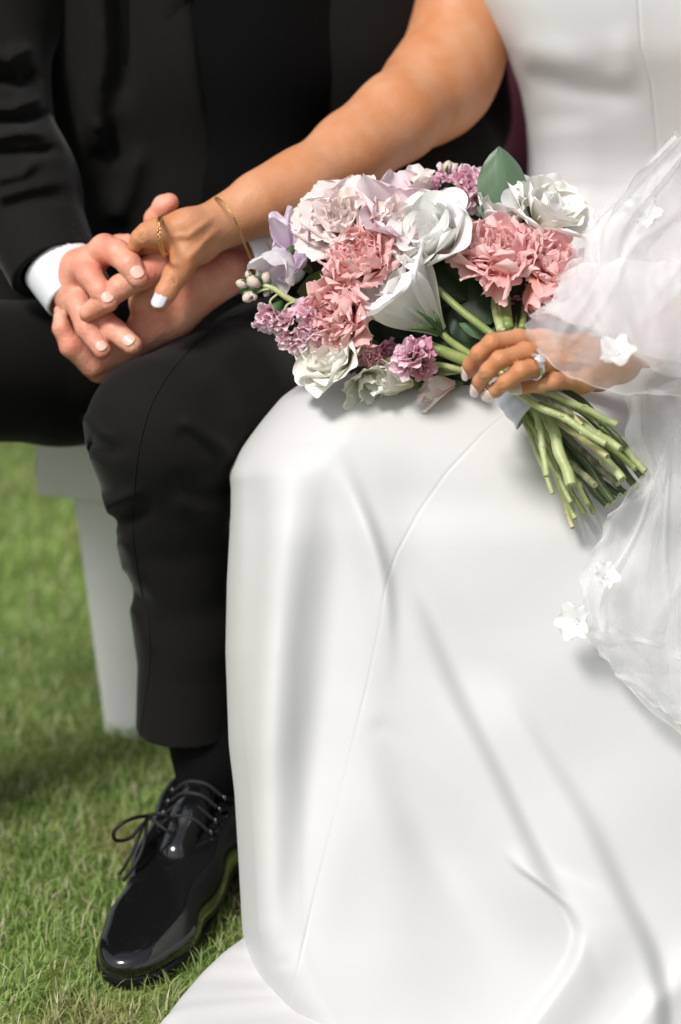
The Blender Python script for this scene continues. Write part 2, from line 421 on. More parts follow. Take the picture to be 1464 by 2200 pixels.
# trousers: two legs, hems cut and hollow
def crease(P):
    return 0
hemz = at(400, 1585, -.01)[2]
leg1 = chain(.02, [(760, 800, .36, 175), (590, 812, .20, 163), (470, 862, .08, 158), (352, 922, .0, 152)])
shin1 = chain(.015, [(345, 935, .0, 146), (362, 1060, .01, 128), (382, 1200, .02, 112), (404, 1360, .02, 106), (400, 1640, .01, 110)])
wr = [([(180, 890), (215, 930), (255, 940)], .004, 16, 14, (.1, .5)), ([(190, 955), (240, 968), (300, 950)], -.004, 16, 16, (.1, .5)),
      ([(225, 1085), (262, 1072), (330, 1040)], .008, 15, 18, (.02, .6)), ([(235, 1125), (290, 1105), (350, 1080)], -.006, 18, 18, (.1, .5)),
      ([(255, 1150), (285, 1200), (310, 1290)], .005, 18, 18, (.2, .4)), ([(255, 1235), (290, 1260), (340, 1320)], -.006, 18, 16, (.1, .4)),
      ([(275, 1290), (305, 1350), (330, 1430)], .004, 18, 16, (.2, .4)), ([(380, 890), (430, 925), (480, 965), (530, 1020)], .0045, 13, 18, (.2, .4)),
      ([(380, 915), (425, 950), (470, 1000)], -.0045, 18, 14, (.25, .4)), ([(350, 1020), (420, 1050), (510, 1045)], -.005, 22, 22, (.3, .3)),
      ([(360, 1070), (430, 1100), (510, 1090)], .004, 20, 22, (.3, .3)), ([(540, 690), (470, 800), (420, 860)], .003, 30, 30, (.3, .4))]
leg2 = chain(.02, [(430, 800, .38, 170), (130, 800, .18, 150), (-330, 790, .0, 160)])
shin2 = chain(.015, [(-330, 830, .0, 138), (-340, 1200, .02, 112), (-345, 1640, .01, 110)])
tr = Un(.03, leg1, shin1, leg2, shin2)
tr = Crease(tr, wr)
tr = Cut(tr, (0, 0, hemz), (0, 0, -1), .002)
hole = [Cone(at(400, 1540, .01), at(400, 1700, .01), .038, .043), Cone(at(-345, 1540, .01), at(-345, 1700, .01), .038, .043)]
tr = Sub(.002, tr, *hole)
V, F = surface(tr, .0036)
trou = obj('trousers', V, F, M_suit, groom, nrm=normals(tr, V, .002))
P = [hit(tr, x, y) for x, y in catmull(np.array([(560, 655), (470, 700), (390, 770), (330, 860), (300, 960), (288, 1060), (286, 1160), (300, 1250), (318, 1330), (322, 1420), (312, 1500), (300, 1580)], float), 60)]
obj('pressed_crease', *tube(np.array(P)-FW*.0001, .0008, 6), M_suit, groom); trou['label'] = 'black wool trousers'
cr = np.array([(470, 735, .0), (400, 770, -.04), (345, 830, -.085), (310, 900, -.1), (292, 980, -.1), (286, 1080, -.08), (290, 1180, -.05), (305, 1250, -.04)])
# jacket
vest = Un(.06, chain(.05, [(520, 720, .36, 175), (520, 420, .37, 190), (500, 120, .39, 215), (480, -200, .41, 235)]),
          chain(.05, [(330, 80, .40, 190), (350, -200, .40, 200)]), chain(.05, [(690, 80, .42, 190), (660, -200, .42, 200)]))
V, F = surface(vest, .009)
obj('waistcoat', V, F, M_vest, groom)
jk = Un(.05, chain(.05, [(300, 640, .38, 190), (90, 700, .30, 175), (-220, 730, .24, 170)]), chain(.05, [(300, 640, .40, 190), (200, 500, .41, 190), (270, 200, .41, 190)]), chain(.05, [(430, 640, .40, 190), (430, 420, .385, 205), (430, 120, .39, 225), (430, -260, .41, 245)]),
        chain(.05, [(270, 200, .40, 180), (290, -260, .40, 200)]), chain(.05, [(760, 560, .44, 190), (740, 80, .43, 215), (700, -260, .43, 225)]),
        chain(.05, [(560, -180, .45, 225), (560, 420, .46, 220)]))
# the open front: cut away a leaning slab between the two fronts
a0, a1 = at(400, -20, .12), at(325, 330, .12)
op = Cut(Cut(Cut(Ell(at(560, 180, .16), (.60, .17, .8)), at(345, 200, .15), (-1, .25, -.13), .004), at(720, 200, .15), (1, .1, 0), .004), at(300, 470, .15), (-.55, .0, -.8), .03)
jk = Sub(.006, jk, op)
jk = Crease(jk, [([(135, -60), (148, 150), (180, 300), (205, 400)], 0.0090, 12, 26, (.05, .3)), ([(215, -60), (222, 120), (205, 250), (196, 340)], 0.0150, 30, 22, (.05, .3)),
    ([(258, -60), (270, 120), (265, 250)], -0.0150, 26, 24, (.05, .4)), ([(210, 250), (225, 290), (205, 340)], 0.0105, 16, 12, (.3, .4)), ([(300, 300), (280, 400), (245, 480)], 0.0120, 30, 24, (.3, .1)),
    ([(235, 250), (245, 320), (300, 360)], -0.0090, 18, 20, (.3, .5)), ([(190, 330), (215, 430), (240, 500)], 0.0060, 12, 20, (.3, .2))])
V, F = surface(jk, .006)
jacket = obj('jacket', V, F, M_suit, groom); jacket['label'] = 'black wool suit jacket hanging open'
ORG_J = jacket
def sleeve(pts, cutpt, cutdir, rd, hollow):
    s = Cut(Crease(chain(.03, pts), rd), cutpt, cutdir, .003)
    return Sub(.002, s, hollow)
e0 = at(126, 582, .108); el = at(-50, 190, .27)
d0 = (e0-el)/np.linalg.norm(e0-el)
s1 = sleeve([(60, -430, .37, 170), (-20, 0, .34, 150), (-50, 190, .27, 140), (40, 400, .19, 118), (130, 606, .098, 97)], e0, d0,
    [([(-40, 110), (20, 128), (70, 90)], 0.0136, 16, 22, (.1, .4)), ([(-20, 170), (40, 180), (90, 150)], -0.0136, 16, 16, (.1, .4)), ([(-30, 230), (30, 232), (95, 205)], 0.0119, 12, 18, (.1, .4)),
     ([(-30, 262), (50, 262), (120, 240)], -0.0085, 12, 12, (.1, .4)), ([(-30, 300), (40, 285), (110, 288)], 0.0119, 12, 16, (.1, .4)), ([(-20, 330), (60, 330), (140, 320)], -0.0102, 12, 14, (.1, .3)),
     ([(-10, 385), (50, 372), (95, 330)], 0.0102, 14, 16, (.1, .4)), ([(-10, 425), (70, 400), (160, 385)], 0.0068, 14, 18, (.1, .4)), ([(0, 450), (80, 430), (170, 420)], -0.0051, 14, 18, (.2, .4))], Cone(e0-d0*.03, e0+d0*.08, .038, .040))
V, F = surface(s1, .0035); o = obj('sleeve', V, F, M_suit, groom, nrm=normals(s1, V, .0015))
e1 = at(598, 552, .13); el1 = at(930, 360, .36); d1 = (e1-el1)/np.linalg.norm(e1-el1)
s2 = sleeve([(900, -430, .43, 160), (955, 0, .44, 138), (968, 250, .42, 118), (930, 350, .34, 122), (590, 556, .13, 96)], e1, d1, [([(760, 330), (800, 480)], .008, 22, 30, (.2, .2))], Cone(e1-d1*.05, e1+d1*.08, .035, .036))
V, F = surface(s2, .0035); obj('sleeve', V, F, M_suit, groom)
# lapel: a folded band of cloth standing off the jacket front
def band(edgeA, edgeB, n=24, th=.003):
    A = catmull([at(*p) for p in edgeA], n); B = catmull([at(*p) for p in edgeB], n)
    V = []
    for t in np.linspace(0, 1, 9): q = A*(1-t)+B*t; q = q+np.array([0, -.006*math.sin(t*math.pi), 0]); V.append(q)
    f = np.array(V); bk = f+np.array([0, th, 0]); G = np.concatenate([f, bk[::-1]], 0)
    return G.reshape(-1, 3), gridF(n, 19-1) if False else _loop(G.shape[0], n)
def _loop(nr, n):
    F = []
    for i in range(nr):
        j = (i+1) % nr
        for k in range(n-1): F.append((i*n+k, i*n+k+1, j*n+k+1, j*n+k))
    return F
obj('lapel', *band([(420, -60, .278), (388, 60, .280), (350, 160, .284), (334, 195, .288)], [(330, -60, .288), (318, 60, .286), (322, 150, .286), (328, 192, .289)]), M_suit, groom)
# shirt cuffs
def cuff(p0, p1, r0, r1, th=.004):
    d = p1-p0; L = np.linalg.norm(d); d = d/L
    a = Un(.001, Cone(p0, p1, r0, r1)); a = Cut(Cut(a, p1, d, .002), p0, -d, .002)
    return Sub(.001, a, Cone(p0-d*.03, p1+d*.03, r0-th, r1-th))
ca, cb = at(126, 566, .112), at(170, 634, .088)
V, F = surface(cuff(ca, cb, .0372, .0340), .0014); o = obj('shirt_cuff', V, F, M_shirt, groom)
ca2, cb2 = at(618, 536, .14), at(512, 562, .105)
V, F = surface(cuff(ca2, cb2, .0345, .0325), .0014); o = obj('shirt_cuff', V, F, M_shirt, groom)
# hands and arms: one continuous body mesh
z1 = zz(60, 380, 2.614)
def zc(k, pts, f=1.0):
    return chain(k, [(*z1(p[0], p[1]), p[2], f*p[3]/2.614) for p in pts])
k_f = .0035
# his right hand (from the left of the picture)
rh_palm = Un(.012, zc(.01, [(185, 505, .11, 62), (240, 600, .080, 88), (350, 500, .062, 78)]), zc(.01, [(185, 505, .11, 62), (280, 500, .078, 84), (440, 410, .062, 72)]),
    zc(.01, [(215, 585, .095, 66), (255, 690, .075, 82), (300, 730, .06, 66)]), zc(.01, [(240, 620, .08, 85), (350, 720, .065, 68), (400, 790, .055, 62)]),
    zc(.01, [(300, 500, .10, 70), (520, 380, .085, 48)]))
rh_f = [zc(k_f, [(430, 405, .058, 74), (500, 425, .045, 66), (572, 492, .030, 59), (622, 568, .022, 50)], 1.13),
        zc(k_f, [(325, 510, .058, 72), (352, 560, .044, 62), (410, 640, .030, 55), (455, 706, .022, 47)], 1.13),
        zc(k_f, [(285, 715, .050, 62), (330, 850, .034, 54), (420, 975, .020, 44)], 1.13),
        zc(k_f, [(370, 755, .050, 60), (490, 865, .034, 57), (588, 945, .020, 50)], 1.13),
        zc(k_f, [(500, 385, .085, 46), (560, 370, .075, 40), (590, 420, .065, 38)], 1.13)]
# his left hand
lh_palm = Un(.016, zc(.012, [(1320, 440, .125, 78), (1120, 520, .10, 86), (900, 580, .075, 95), (720, 520, .060, 88)]),
    zc(.012, [(1120, 540, .10, 95), (860, 700, .072, 100), (640, 860, .065, 88)]), zc(.012, [(1100, 560, .10, 90), (820, 800, .075, 95), (560, 960, .072, 90)]),
    zc(.012, [(900, 600, .08, 95), (640, 700, .062, 75)]))
lh_f = [zc(k_f, [(735, 500, .052, 84), (640, 555, .040, 72), (520, 620, .030, 64), (430, 700, .028, 58), (340, 762, .030, 48)], 1.08),
        zc(k_f, [(560, 960, .072, 80), (370, 1050, .060, 72), (245, 950, .052, 60), (190, 850, .055, 46), (185, 790, .06, 38)], 1.08),
        zc(k_f, [(300, 900, .072, 50), (220, 830, .07, 44), (190, 755, .07, 40)], 1.08),
        zc(k_f, [(520, 1010, .075, 75), (400, 1080, .065, 68), (330, 1030, .058, 60)], 1.08),
        zc(k_f, [(900, 520, .085, 70), (790, 380, .095, 66), (722, 240, .095, 62), (765, 165, .092, 57), (795, 145, .090, 50)], 1.08)]
GB = Un(.0006, Un(.008, rh_palm, Un(.0012, *rh_f)), Un(.008, lh_palm, Un(.0012, *lh_f)))
ga = Un(.01, wchain(.01, [(*at(*z1(185, 505), .11), .024), (*at(60, 440, .17), .026), (*at(-40, 200, .27), .04), (*at(60, -300, .38), .04), (*at(430, -280, .42), .06), (*at(860, -300, .43), .05), (*at(968, 250, .42), .042), (*at(930, 350, .34), .036), (*at(700, 490, .19), .026), (*at(*z1(1320, 440), .125), .020)]))
GBn = Un(.012, GB, ga); V, F = surface_fine(GBn, .0045, .0019, [box_of(GB)])
body_m = obj('body', V, F, M_skin_m, groom, nrm=normals(GBn, V))
# nails
def nail(tip, back, up, Wd, L, m, parent, over=.0, flat=.35):
    """curved plate; tip and back are world points on the finger's axis end, up its outward side"""
    ax = tip-back; ax /= np.linalg.norm(ax); up = up-ax*up.dot(ax); up /= np.linalg.norm(up); sd = np.cross(ax, up)
    nu, nv = 9, 11; V = []
    for sgn in (0, 1):
        for v in np.linspace(0, 1, nv):
            wv = Wd*(math.sqrt(max(0, 1-(1-v/.3)**2)) if v < .3 else (1 if v < .6 else math.sqrt(max(.0, 1-((v-.6)/.405)**2))))
            for u in np.linspace(-1, 1, nu):
                V.append(tip-ax*L*(1-v)+ax*over+sd*wv*u-up*(flat*Wd*u*u*(wv/Wd)**2+.0006*sgn+ .10*L*(v-.4)**2))
    n0 = nu*nv; G = gridF(nu, nv); F = [tuple(f) for f in G]+[tuple((f+n0)[::-1]) for f in G]
    ring = list(range(nu))+[nu*k+nu-1 for k in range(1, nv)]+[nu*(nv-1)+k for k in range(nu-2, -1, -1)]+[nu*k for k in range(nv-2, 0, -1)]
    for i in range(len(ring)): a, b = ring[i], ring[(i+1) % len(ring)]; F.append((b, a, a+n0, b+n0))
    return obj('fingernail', V, F, m, parent)
def nz(node_pts, upv, Wd, L, m, parent, over, lift=1.0, zf=z1, zfac=2.614, flat=.35, rs=1.0):
    (xa, ya, Ya, ra), (xb, yb, Yb, rb) = node_pts
    a = at(*zf(xa, ya), Ya); b = at(*zf(xb, yb), Yb); rb = rs*rb/zfac*ms(*zf(xb, yb), Yb); ra = rs*ra/zfac*ms(*zf(xa, ya), Ya)
    up = np.array(upv, float); ax = (b-a)/np.linalg.norm(b-a); up = up-ax*up.dot(ax); up /= np.linalg.norm(up)
    A_ = a+up*ra; B_ = b+up*rb; ad = (B_-A_)/np.linalg.norm(B_-A_); un = up-ad*up.dot(ad); un /= np.linalg.norm(un)
    tip = B_+ad*rb*.45+un*(.0009-.0*rb)*lift
    return nail(tip, tip-ad*.01, un, Wd, L, m, parent, over, flat)
cf = (.05, -.9, .5)
nz([(572, 492, .030, 59), (622, 568, .022, 50)], (.1, -.8, .65), .0066, .0125, M_nail_m, groom, .0, rs=1.13)
nz([(410, 640, .030, 55), (455, 706, .022, 47)], (.1, -.8, .65), .0060, .0110, M_nail_m, groom, .0, rs=1.13)
nz([(330, 850, .034, 54), (420, 975, .020, 44)], (.1, -.8, .6), .0054, .0100, M_nail_m, groom, .0, rs=1.13)
nz([(490, 865, .034, 57), (588, 945, .020, 50)], (.05, -.8, .5), .0062, .0115, M_nail_m, groom, .0, rs=1.13)
# the shoe with laces, and the sock
heel = at(470, 1905, .03); toe = at(212, 2075, -.225)
heel = np.array([-.112, .06, 0.0]); toe = np.array([-.200, -.222, 0.0])
fx = toe-heel; FL = np.linalg.norm(fx); fx /= FL; fy = np.array([-fx[1], fx[0], 0]); fz = np.array([0, 0, 1.])
def fp(u, v, z): return heel+fx*u*FL+fy*v+fz*z
def make_shoe(parent, shift=np.zeros(3), with_bow=True):
    def q(u, v, z): return fp(u, v, z)+shift
    A = np.stack([fx, fy, fz])
    up = Un(.03, Cone(q(.12, 0, .042), q(.30, 0, .045), .036, .036), Cone(q(.30, 0, .042), q(.55, .003, .036), .038, .037),
            Cone(q(.55, .003, .034), q(.74, .006, .028), .038, .036), Ell(q(.84, .004, .022), (.048, .037, .022), A), Ell(q(.93, .0, .019), (.034, .024, .014), A))
    up = Un(.04, up, Cone(q(.16, 0, .05), q(.20, 0, .085), .034, .037), Cone(q(.30, 0, .062), q(.50, .0, .052), .032, .030))
    up = Un(.02, up, Cone(q(.10, 0, .024), q(.45, 0, .022), .0345, .034), Cone(q(.45, 0, .022), q(.78, .004, .018), .034, .037))
    up = Cut(up, q(.2, 0, .092), fx*.25+fz, .004); up = Cut(up, q(.2, 0, .010), -fz, .004)
    up = Sub(.006, up, Cone(q(.17, 0, .06), q(.21, 0, .12), .030, .034))
    V, F = surface(up, .0024, proj=1); u_ = obj('upper', V, F, M_patent, parent)
    so_ = Un(.03, Ell(q(.80, .002, .008), (.070, .0385, .02), A), Ell(q(.70, .0, .008), (.086, .0405, .02), A), Cone(q(.12, 0, .008), q(.6, 0, .008), .036, .036))
    so_ = Cut(Cut(so_, q(0, 0, .0125), fz, .002), q(0, 0, .002), -fz, .002)
    V, F = surface(so_, .0025, proj=1); obj('sole', V, F, M_rubber, parent)
    tg = Un(.01, Cone(q(.26, 0, .098), q(.40, 0, .080), .017, .018), Cone(q(.40, 0, .080), q(.52, 0, .060), .018, .018))
    V, F = surface(tg, .003, proj=1); obj('tongue', V, F, M_patent, parent)
    rows = [(.31, .106), (.355, .100), (.40, .094), (.445, .088)]
    for i, (u, z) in enumerate(rows):
        P = [q(u, -.026, z-.012), q(u+.012, -.010, z+.002), q(u+.012, .010, z+.002), q(u, .026, z-.012)]
        obj('lace', *tube(P, .0019, 7, sub=14), M_lace, parent)
        for s in (-1, 1):
            V, F = tube([q(u-.002, s*.0265, z-.0125), q(u-.002, s*.0285, z-.0095)], .0036, 10); obj('eyelet', V, F, M_metal if False else M_patent, parent)
    if with_bow:
        b = at(318, 1752, -.075)
        obj('lace', *tube([b, at(290, 1757, -.10), at(262, 1770, -.115), at(244, 1790, -.115), at(252, 1806, -.11), at(280, 1800, -.10), at(300, 1778, -.09), at(322, 1757, -.078)], .0019, 7, sub=40), M_lace, parent)
        obj('lace', *tube([b, at(300, 1795, -.10), at(280, 1840, -.115), at(258, 1878, -.118)], .0017, 7, sub=20), M_lace, parent)
        obj('lace', *tube([b, at(310, 1810, -.105), at(292, 1855, -.12), at(266, 1892, -.12)], .0017, 7, sub=20), M_lace, parent)
        obj('lace', *tube([b, at(345, 1748, -.085), at(372, 1762, -.08), at(380, 1790, -.08), at(356, 1782, -.085), b], .0019, 7, sub=30), M_lace, parent)
shoe = empty('shoe', heel, None, None); shoe.parent = groom; shoe.location = heel-ORG['person']; make_shoe(shoe)
for k in ('label', 'category'):
    if k in shoe: del shoe[k]
shoe['label'] = 'black patent leather lace-up shoe'
shoe2 = empty('shoe', heel, None, None); s2v = np.array([-.33, .0, 0.]); shoe2.parent = groom; ORG[shoe2.name] = heel+s2v; shoe2.location = heel+s2v-ORG['person']; make_shoe(shoe2, s2v, False)
V, F = surface(Un(.02, Cone(fp(.17, 0, .05), fp(.16, 0, .12), .034, .038), Cone(fp(.16, 0, .12), at(415, 1480, .01), .038, .040)), .004)
obj('sock', V, F, M_sock, groom)
V, F = surface(Un(.02, Cone(fp(.17, 0, .05)+s2v, fp(.18, 0, .12)+s2v, .033, .034), Cone(fp(.18, 0, .12)+s2v, at(-345, 1480, .01), .034, .040)), .004)
obj('sock', V, F, M_sock, groom)
# ------------------------------------------------------------------ the bride
M_satin = mat('satin', (.575, .57, .558), rough=.52, spec=.35, sheen=.15, bump=.00012, bscale=1200, bump2=(.0010, 13))
M_skin_f = mat('bride_skin', (.58, .285, .155), rough=.5, spec=.32, bump=.00045, bscale=280, col2=(.53, .215, .09), vscale=26, sss=.3, bump2=(.0005, 70))
M_pearl = mat('nail_pearl', (.80, .62, .58), rough=.16, spec=.7, coat=.8)
M_pearl2 = mat('nail_silver', (.62, .62, .70), rough=.16, spec=.7, coat=1)
M_gold = mat('gold', (.80, .50, .20), rough=.3, metal=1)
M_gem = mat('diamond', (.95, .97, 1), rough=.06, metal=.7, spec=1, coat=.5)
bride = empty('person', (.25, .3, 0), 'seated bride in plain white satin gown holding a bouquet on her lap', 'person', 'wedding couple')
def ip(x, T): return np.interp(x, [t[0] for t in T], [t[1] for t in T])
def smooth1(x, T, w_=30):
    return (ip(x-w_, T)+2*ip(x, T)+ip(x+w_, T)+ip(x-w_/2, T)*2+ip(x+w_/2, T)*2)/8
LT = [(-400, 960), (-100, 1000), (0, 1030), (60, 1058), (120, 1090), (200, 1119), (260, 1130), (330, 1135), (400, 1134), (470, 1090), (560, 960), (680, 800), (780, 700), (812, 665), (850, 608), (900, 566), (930, 543), (965, 517), (1000, 498), (1020, 491), (1045, 496), (1100, 496), (1250, 488), (1400, 485), (1600, 492), (1700, 504), (1850, 513), (2000, 521), (2080, 540), (2150, 575), (2200, 607), (2260, 640), (2330, 690), (2400, 760)]
YT = [(-400, .29), (-100, .265), (20, .252), (110, .247), (190, .257), (280, .267), (350, .272), (420, .262), (470, .238), (530, .190), (600, .120), (700, .025), (780, -.033), (840, -.068), (890, -.089), (950, -.108), (1020, -.124), (1080, -.136), (1150, -.153), (1350, -.186), (1632, -.236), (2007, -.306), (2280, -.362), (2400, -.43)]
DEP = [(-400, .07), (380, .07), (520, .08), (700, .09), (900, .10), (1100, .11), (2260, .12)]
WTH = [(-400, 170), (300, 150), (450, 160), (800, 190), (950, 230), (1050, 190), (1400, 150), (2260, 120)]
SEAM = [(1098, 880), (1040, 930), (960, 1015), (900, 1100), (852, 1190), (828, 1262), (815, 1350), (790, 1470), (765, 1570), (730, 1710), (700, 1830), (675, 1930), (650, 2040), (628, 2130), (608, 2200), (600, 2260)]
SEAM2 = [(1368, -300), (1372, 0), (1378, 100), (1400, 180), (1412, 300), (1414, 440)]
def folds(px, py):
    h = np.zeros(px.shape)
    R_ = lambda *a, **k: ridge(px, py, *a, **k)
    # bodice
    h += R_([(1090, 150), (1190, 172), (1300, 198), (1400, 222)], -.006, 34, 26, ends=(.2, .3))
    h += R_([(1080, 110), (1190, 125), (1310, 150)], .005, 60, 40, ends=(.3, .4))
    h += R_([(1335, 40), (1345, 130), (1348, 200)], .003, 30, 25, ends=(.4, .4))
    h += R_([(1400, -80), (1425, 160), (1440, 420)], -.002, 50, 60)
    h += R_([(1210, 240), (1215, 330), (1220, 430)], .004, 80, 90, ends=(.3, .3))
    # folds that fall: x as a smooth function of the height in the cloth
    def V_(T, sgn=1):                         # rows (py, px, A mm, w left, w right)
        T = np.array(T, float); yy = py[:, 0]; f = lambda k: sum(np.interp(yy+o, T[:, 0], T[:, k]) for o in np.linspace(-34, 34, 9))/9
        x, A, wl, wr = (f(k)[:, None] for k in (1, 2, 3, 4)); d = px-x; q = wl+(wr-wl)/(1+np.exp(-np.clip(d/(.35*(wl+wr)/2), -30, 30)))
        return sgn*A*.00098*np.exp(-(d/q)**2)
    h += V_([(930, 600, 0, 50, 50), (1060, 600, 7, 46, 60), (1250, 596, 11, 44, 62), (1500, 578, 14, 44, 62), (1800, 556, 15, 40, 60), (2000, 556, 14, 44, 60), (2120, 590, 8, 50, 50), (2250, 640, 0, 50, 50)])
    h += V_([(900, 690, 0, 60, 60), (1040, 722, 4, 66, 56), (1180, 718, 10, 66, 56), (1450, 695, 14, 70, 66), (1700, 660, 12, 60, 60), (1900, 635, 10, 50, 60), (2080, 620, 2, 50, 60), (2200, 610, 0, 50, 60)], -1)
    h += V_([(940, 700, 0, 60, 40), (1040, 745, 6, 44, 26), (1120, 782, 9, 40, 20), (1200, 808, 10, 44, 20), (1290, 826, 8, 46, 20), (1400, 826, 3, 46, 24), (1500, 820, 0, 50, 30)])
    h += V_([(1150, 870, 0, 34, 40), (1240, 878, 4, 34, 50), (1330, 925, 4, 40, 70), (1450, 990, 4, 44, 90), (1600, 1075, 3, 50, 90), (1800, 1160, 2, 50, 90), (1950, 1220, 0, 60, 90)], -1)
    h += V_([(1230, 862, 0, 40, 20), (1330, 893, 6, 60, 28), (1500, 954, 10, 95, 29), (1653, 1031, 12, 110, 28), (1780, 1090, 13, 115, 26), (1900, 1147, 12, 115, 25), (2000, 1200, 8, 110, 28), (2090, 1240, 2, 100, 30), (2150, 1270, 0, 90, 22)])
    h += V_([(1450, 1040, 0, 100, 40), (1577, 1115, 7, 100, 34), (1753, 1223, 11, 110, 36), (1930, 1307, 13, 110, 30), (2045, 1369, 15, 110, 24), (2160, 1396, 17, 120, 16), (2300, 1390, 16, 120, 18), (2400, 1360, 12, 120, 18)])
    h += V_([(1840, 1100, 0, 16, 60), (1868, 1131, 5, 14, 60), (1915, 1208, 10, 14, 70), (1976, 1261, 14, 13, 80), (2022, 1267, 16, 13, 85), (2083, 1240, 16, 13, 85), (2200, 1154, 15, 14, 90), (2320, 1060, 12, 16, 90), (2400, 1000, 8, 16, 90)])
    h += V_([(2000, 1500, 0, 60, 50), (2100, 1480, 8, 60, 60), (2200, 1370, 10, 20, 90), (2400, 1250, 10, 20, 90)])
    h += V_([(1560, 800, 0, 50, 60), (1700, 870, 5, 60, 70), (1850, 950, 6, 60, 80), (2000, 1030, 3, 60, 80), (2120, 1080, 0, 60, 80)], -1)
    h += V_([(1480, 780, 0, 60, 60), (1600, 800, 3, 50, 50), (1760, 830, 4, 60, 60), (1950, 850, 3, 70, 70), (2150, 860, 0, 80, 80)])
    h += V_([(880, 1180, 0, 200, 200), (1000, 1180, 8, 190, 200), (1400, 1230, 11, 190, 220), (1900, 1400, 4, 200, 220), (2200, 1450, 0, 200, 200)])
    h += V_([(980, 860, 0, 70, 70), (1080, 880, 4, 70, 70), (1200, 890, 0, 60, 60)], -1)
    h += V_([(960, 530, 0, 24, 30), (1040, 545, 4, 26, 30), (1200, 548, 4, 26, 30), (1400, 535, 2, 24, 30), (1500, 530, 0, 24, 30)], -1)
    # soft slack in the cloth
    h += .0012*np.sin(px/61+py/140+1)*np.sin(py/97-px/210)*np.clip((py-950)/200, 0, 1)
    h += R_([(785, 1548), (830, 1572), (880, 1620)], -.0012, 20, 24, ends=(.4, .6)) + R_([(560, 2062), (595, 2072), (640, 2066)], -.0015, 16, 16, ends=(.4, .4))
    # seam: a fine groove
    h += R_(SEAM, -.0005, 2.8, 2.8, ends=(.01, .01))
    h += R_(SEAM2, -.0013, 2.6, 2.6, ends=(.01, .05))
    # waist seam
    h += R_([(1130, 478), (1240, 466), (1330, 470), (1500, 480)], -.003, 4, 4, ends=(.05, .05))
    return h
def build_dress():
    rows = np.concatenate([np.linspace(-400, 850, 250), np.linspace(853, 2395, 470)])
    nf = 520; nb = 50
    s = np.linspace(0, 1, nf)**1.25; Rx = 1800.
    PX, PY, YY = [], [], []
    L = smooth1(rows, LT, 14)[:, None]; px = L+(Rx-L)*s[None, :]; py = np.repeat(rows[:, None], nf, 1)
    Yc = (smooth1(rows, YT, 45)+smooth1(rows, YT, 25))[:, None]/2; D = ip(rows, DEP)[:, None]; Wt = ip(rows, WTH)[:, None]
    t = np.clip((px-L)/Wt, 0, 1); off = D*(1-np.sqrt(np.clip(1-(1-t)**2, 0, 1)))
    tr_ = np.clip((Rx-px)/Wt, 0, 1); off = off+D*(1-np.sqrt(np.clip(1-(1-tr_)**2, 0, 1)))
    fade = np.clip((px-L)/36, 0, 1)
    Yf = Yc+off-folds(px, py)*fade
    Pf = at(px, py, Yf)
    # right side of the body turns away and the body is deeper there
    # back half: an arch behind, same heights as the edges
    a, b = Pf[:, -1], Pf[:, 0]
    u = np.linspace(0, 1, nb+2)[1:-1]
    th = np.pi*u
    depth = ip(rows, [(-400, .14), (400, .13), (500, .22), (800, .36), (900, .40), (2262, .34)])[:, None]
    B = a[:, None, :]*(1-u)[None, :, None]+b[:, None, :]*u[None, :, None]
    B[:, :, 1] += depth*np.sin(th)[None, :]
    G = np.concatenate([Pf, B], 1); n = G.shape[1]
    G[:, :, 2] = np.maximum(G[:, :, 2], .006+.004*np.sin(G[:, :, 0]*30))
    V = G.reshape(-1, 3); F = gridF(n, len(rows), True)
    cap = list(range(n)); 
    F = np.asarray(F)[:, ::-1]
    o = obj('dress', V, F, M_satin, bride); o['label'] = 'white satin gown with fine seams and a long skirt'
    return o
build_dress()
# the train lying on the grass
def build_train():
    E = catmull(TRAIN, 140)
    e = gp(E[:, 0], E[:, 1], .004); c = gp(np.array([980.]), np.array([2150.]), .004)[0]
    V = []; nr = 46
    for k in range(nr):
        t = (k/(nr-1))**1.5; q = c*t+e*(1-t); s_ = np.linspace(0, 1, len(e))
        z = .004+.024*(1-np.exp(-t*30))+.0018*(np.sin(s_*30+3*t)+.5*np.sin(s_*71-4*t))*(1-np.exp(-t*12))*.6
        q = q.copy(); q[:, 2] = z; V.append(q)
    V = np.array(V); F = gridF(len(e), nr)
    o = obj('train', V.reshape(-1, 3), np.asarray(F), M_satin, bride)
build_train()
# arms, hands: one continuous body mesh
z3 = zz(960, 660, 2.928)
def z3c(k, pts): return chain(k, [(*z3(p[0], p[1]), p[2], p[3]/2.928) for p in pts])
kf = .003
lb_palm = Un(.012, z3c(.01, [(1090, 330, -.13, 88), (860, 250, -.150, 72), (600, 215, -.172, 66)]), z3c(.01, [(1090, 340, -.13, 88), (880, 330, -.150, 72), (660, 290, -.178, 66)]),
    z3c(.01, [(1090, 350, -.13, 88), (920, 400, -.150, 70), (730, 360, -.180, 62)]), z3c(.01, [(1090, 370, -.13, 80), (960, 450, -.150, 62), (850, 478, -.175, 56)]))
lb_f = [z3c(kf, [(600, 205, -.172, 62), (450, 195, -.185, 57), (285, 222, -.198, 56), (205, 290, -.196, 52), (150, 360, -.188, 47), (135, 415, -.180, 38)]),
        z3c(kf, [(660, 285, -.178, 62), (500, 280, -.195, 57), (335, 330, -.210, 57), (262, 400, -.208, 52), (212, 465, -.200, 46), (190, 520, -.192, 36)]),
        z3c(kf, [(740, 345, -.180, 60), (610, 360, -.198, 55), (470, 400, -.214, 57), (375, 470, -.212, 53), (310, 520, -.204, 46), (268, 548, -.198, 37)]),
        z3c(kf, [(860, 480, -.175, 56), (760, 465, -.19, 50), (680, 462, -.202, 52), (585, 490, -.200, 47), (500, 505, -.194, 38), (470, 507, -.192, 35)])]
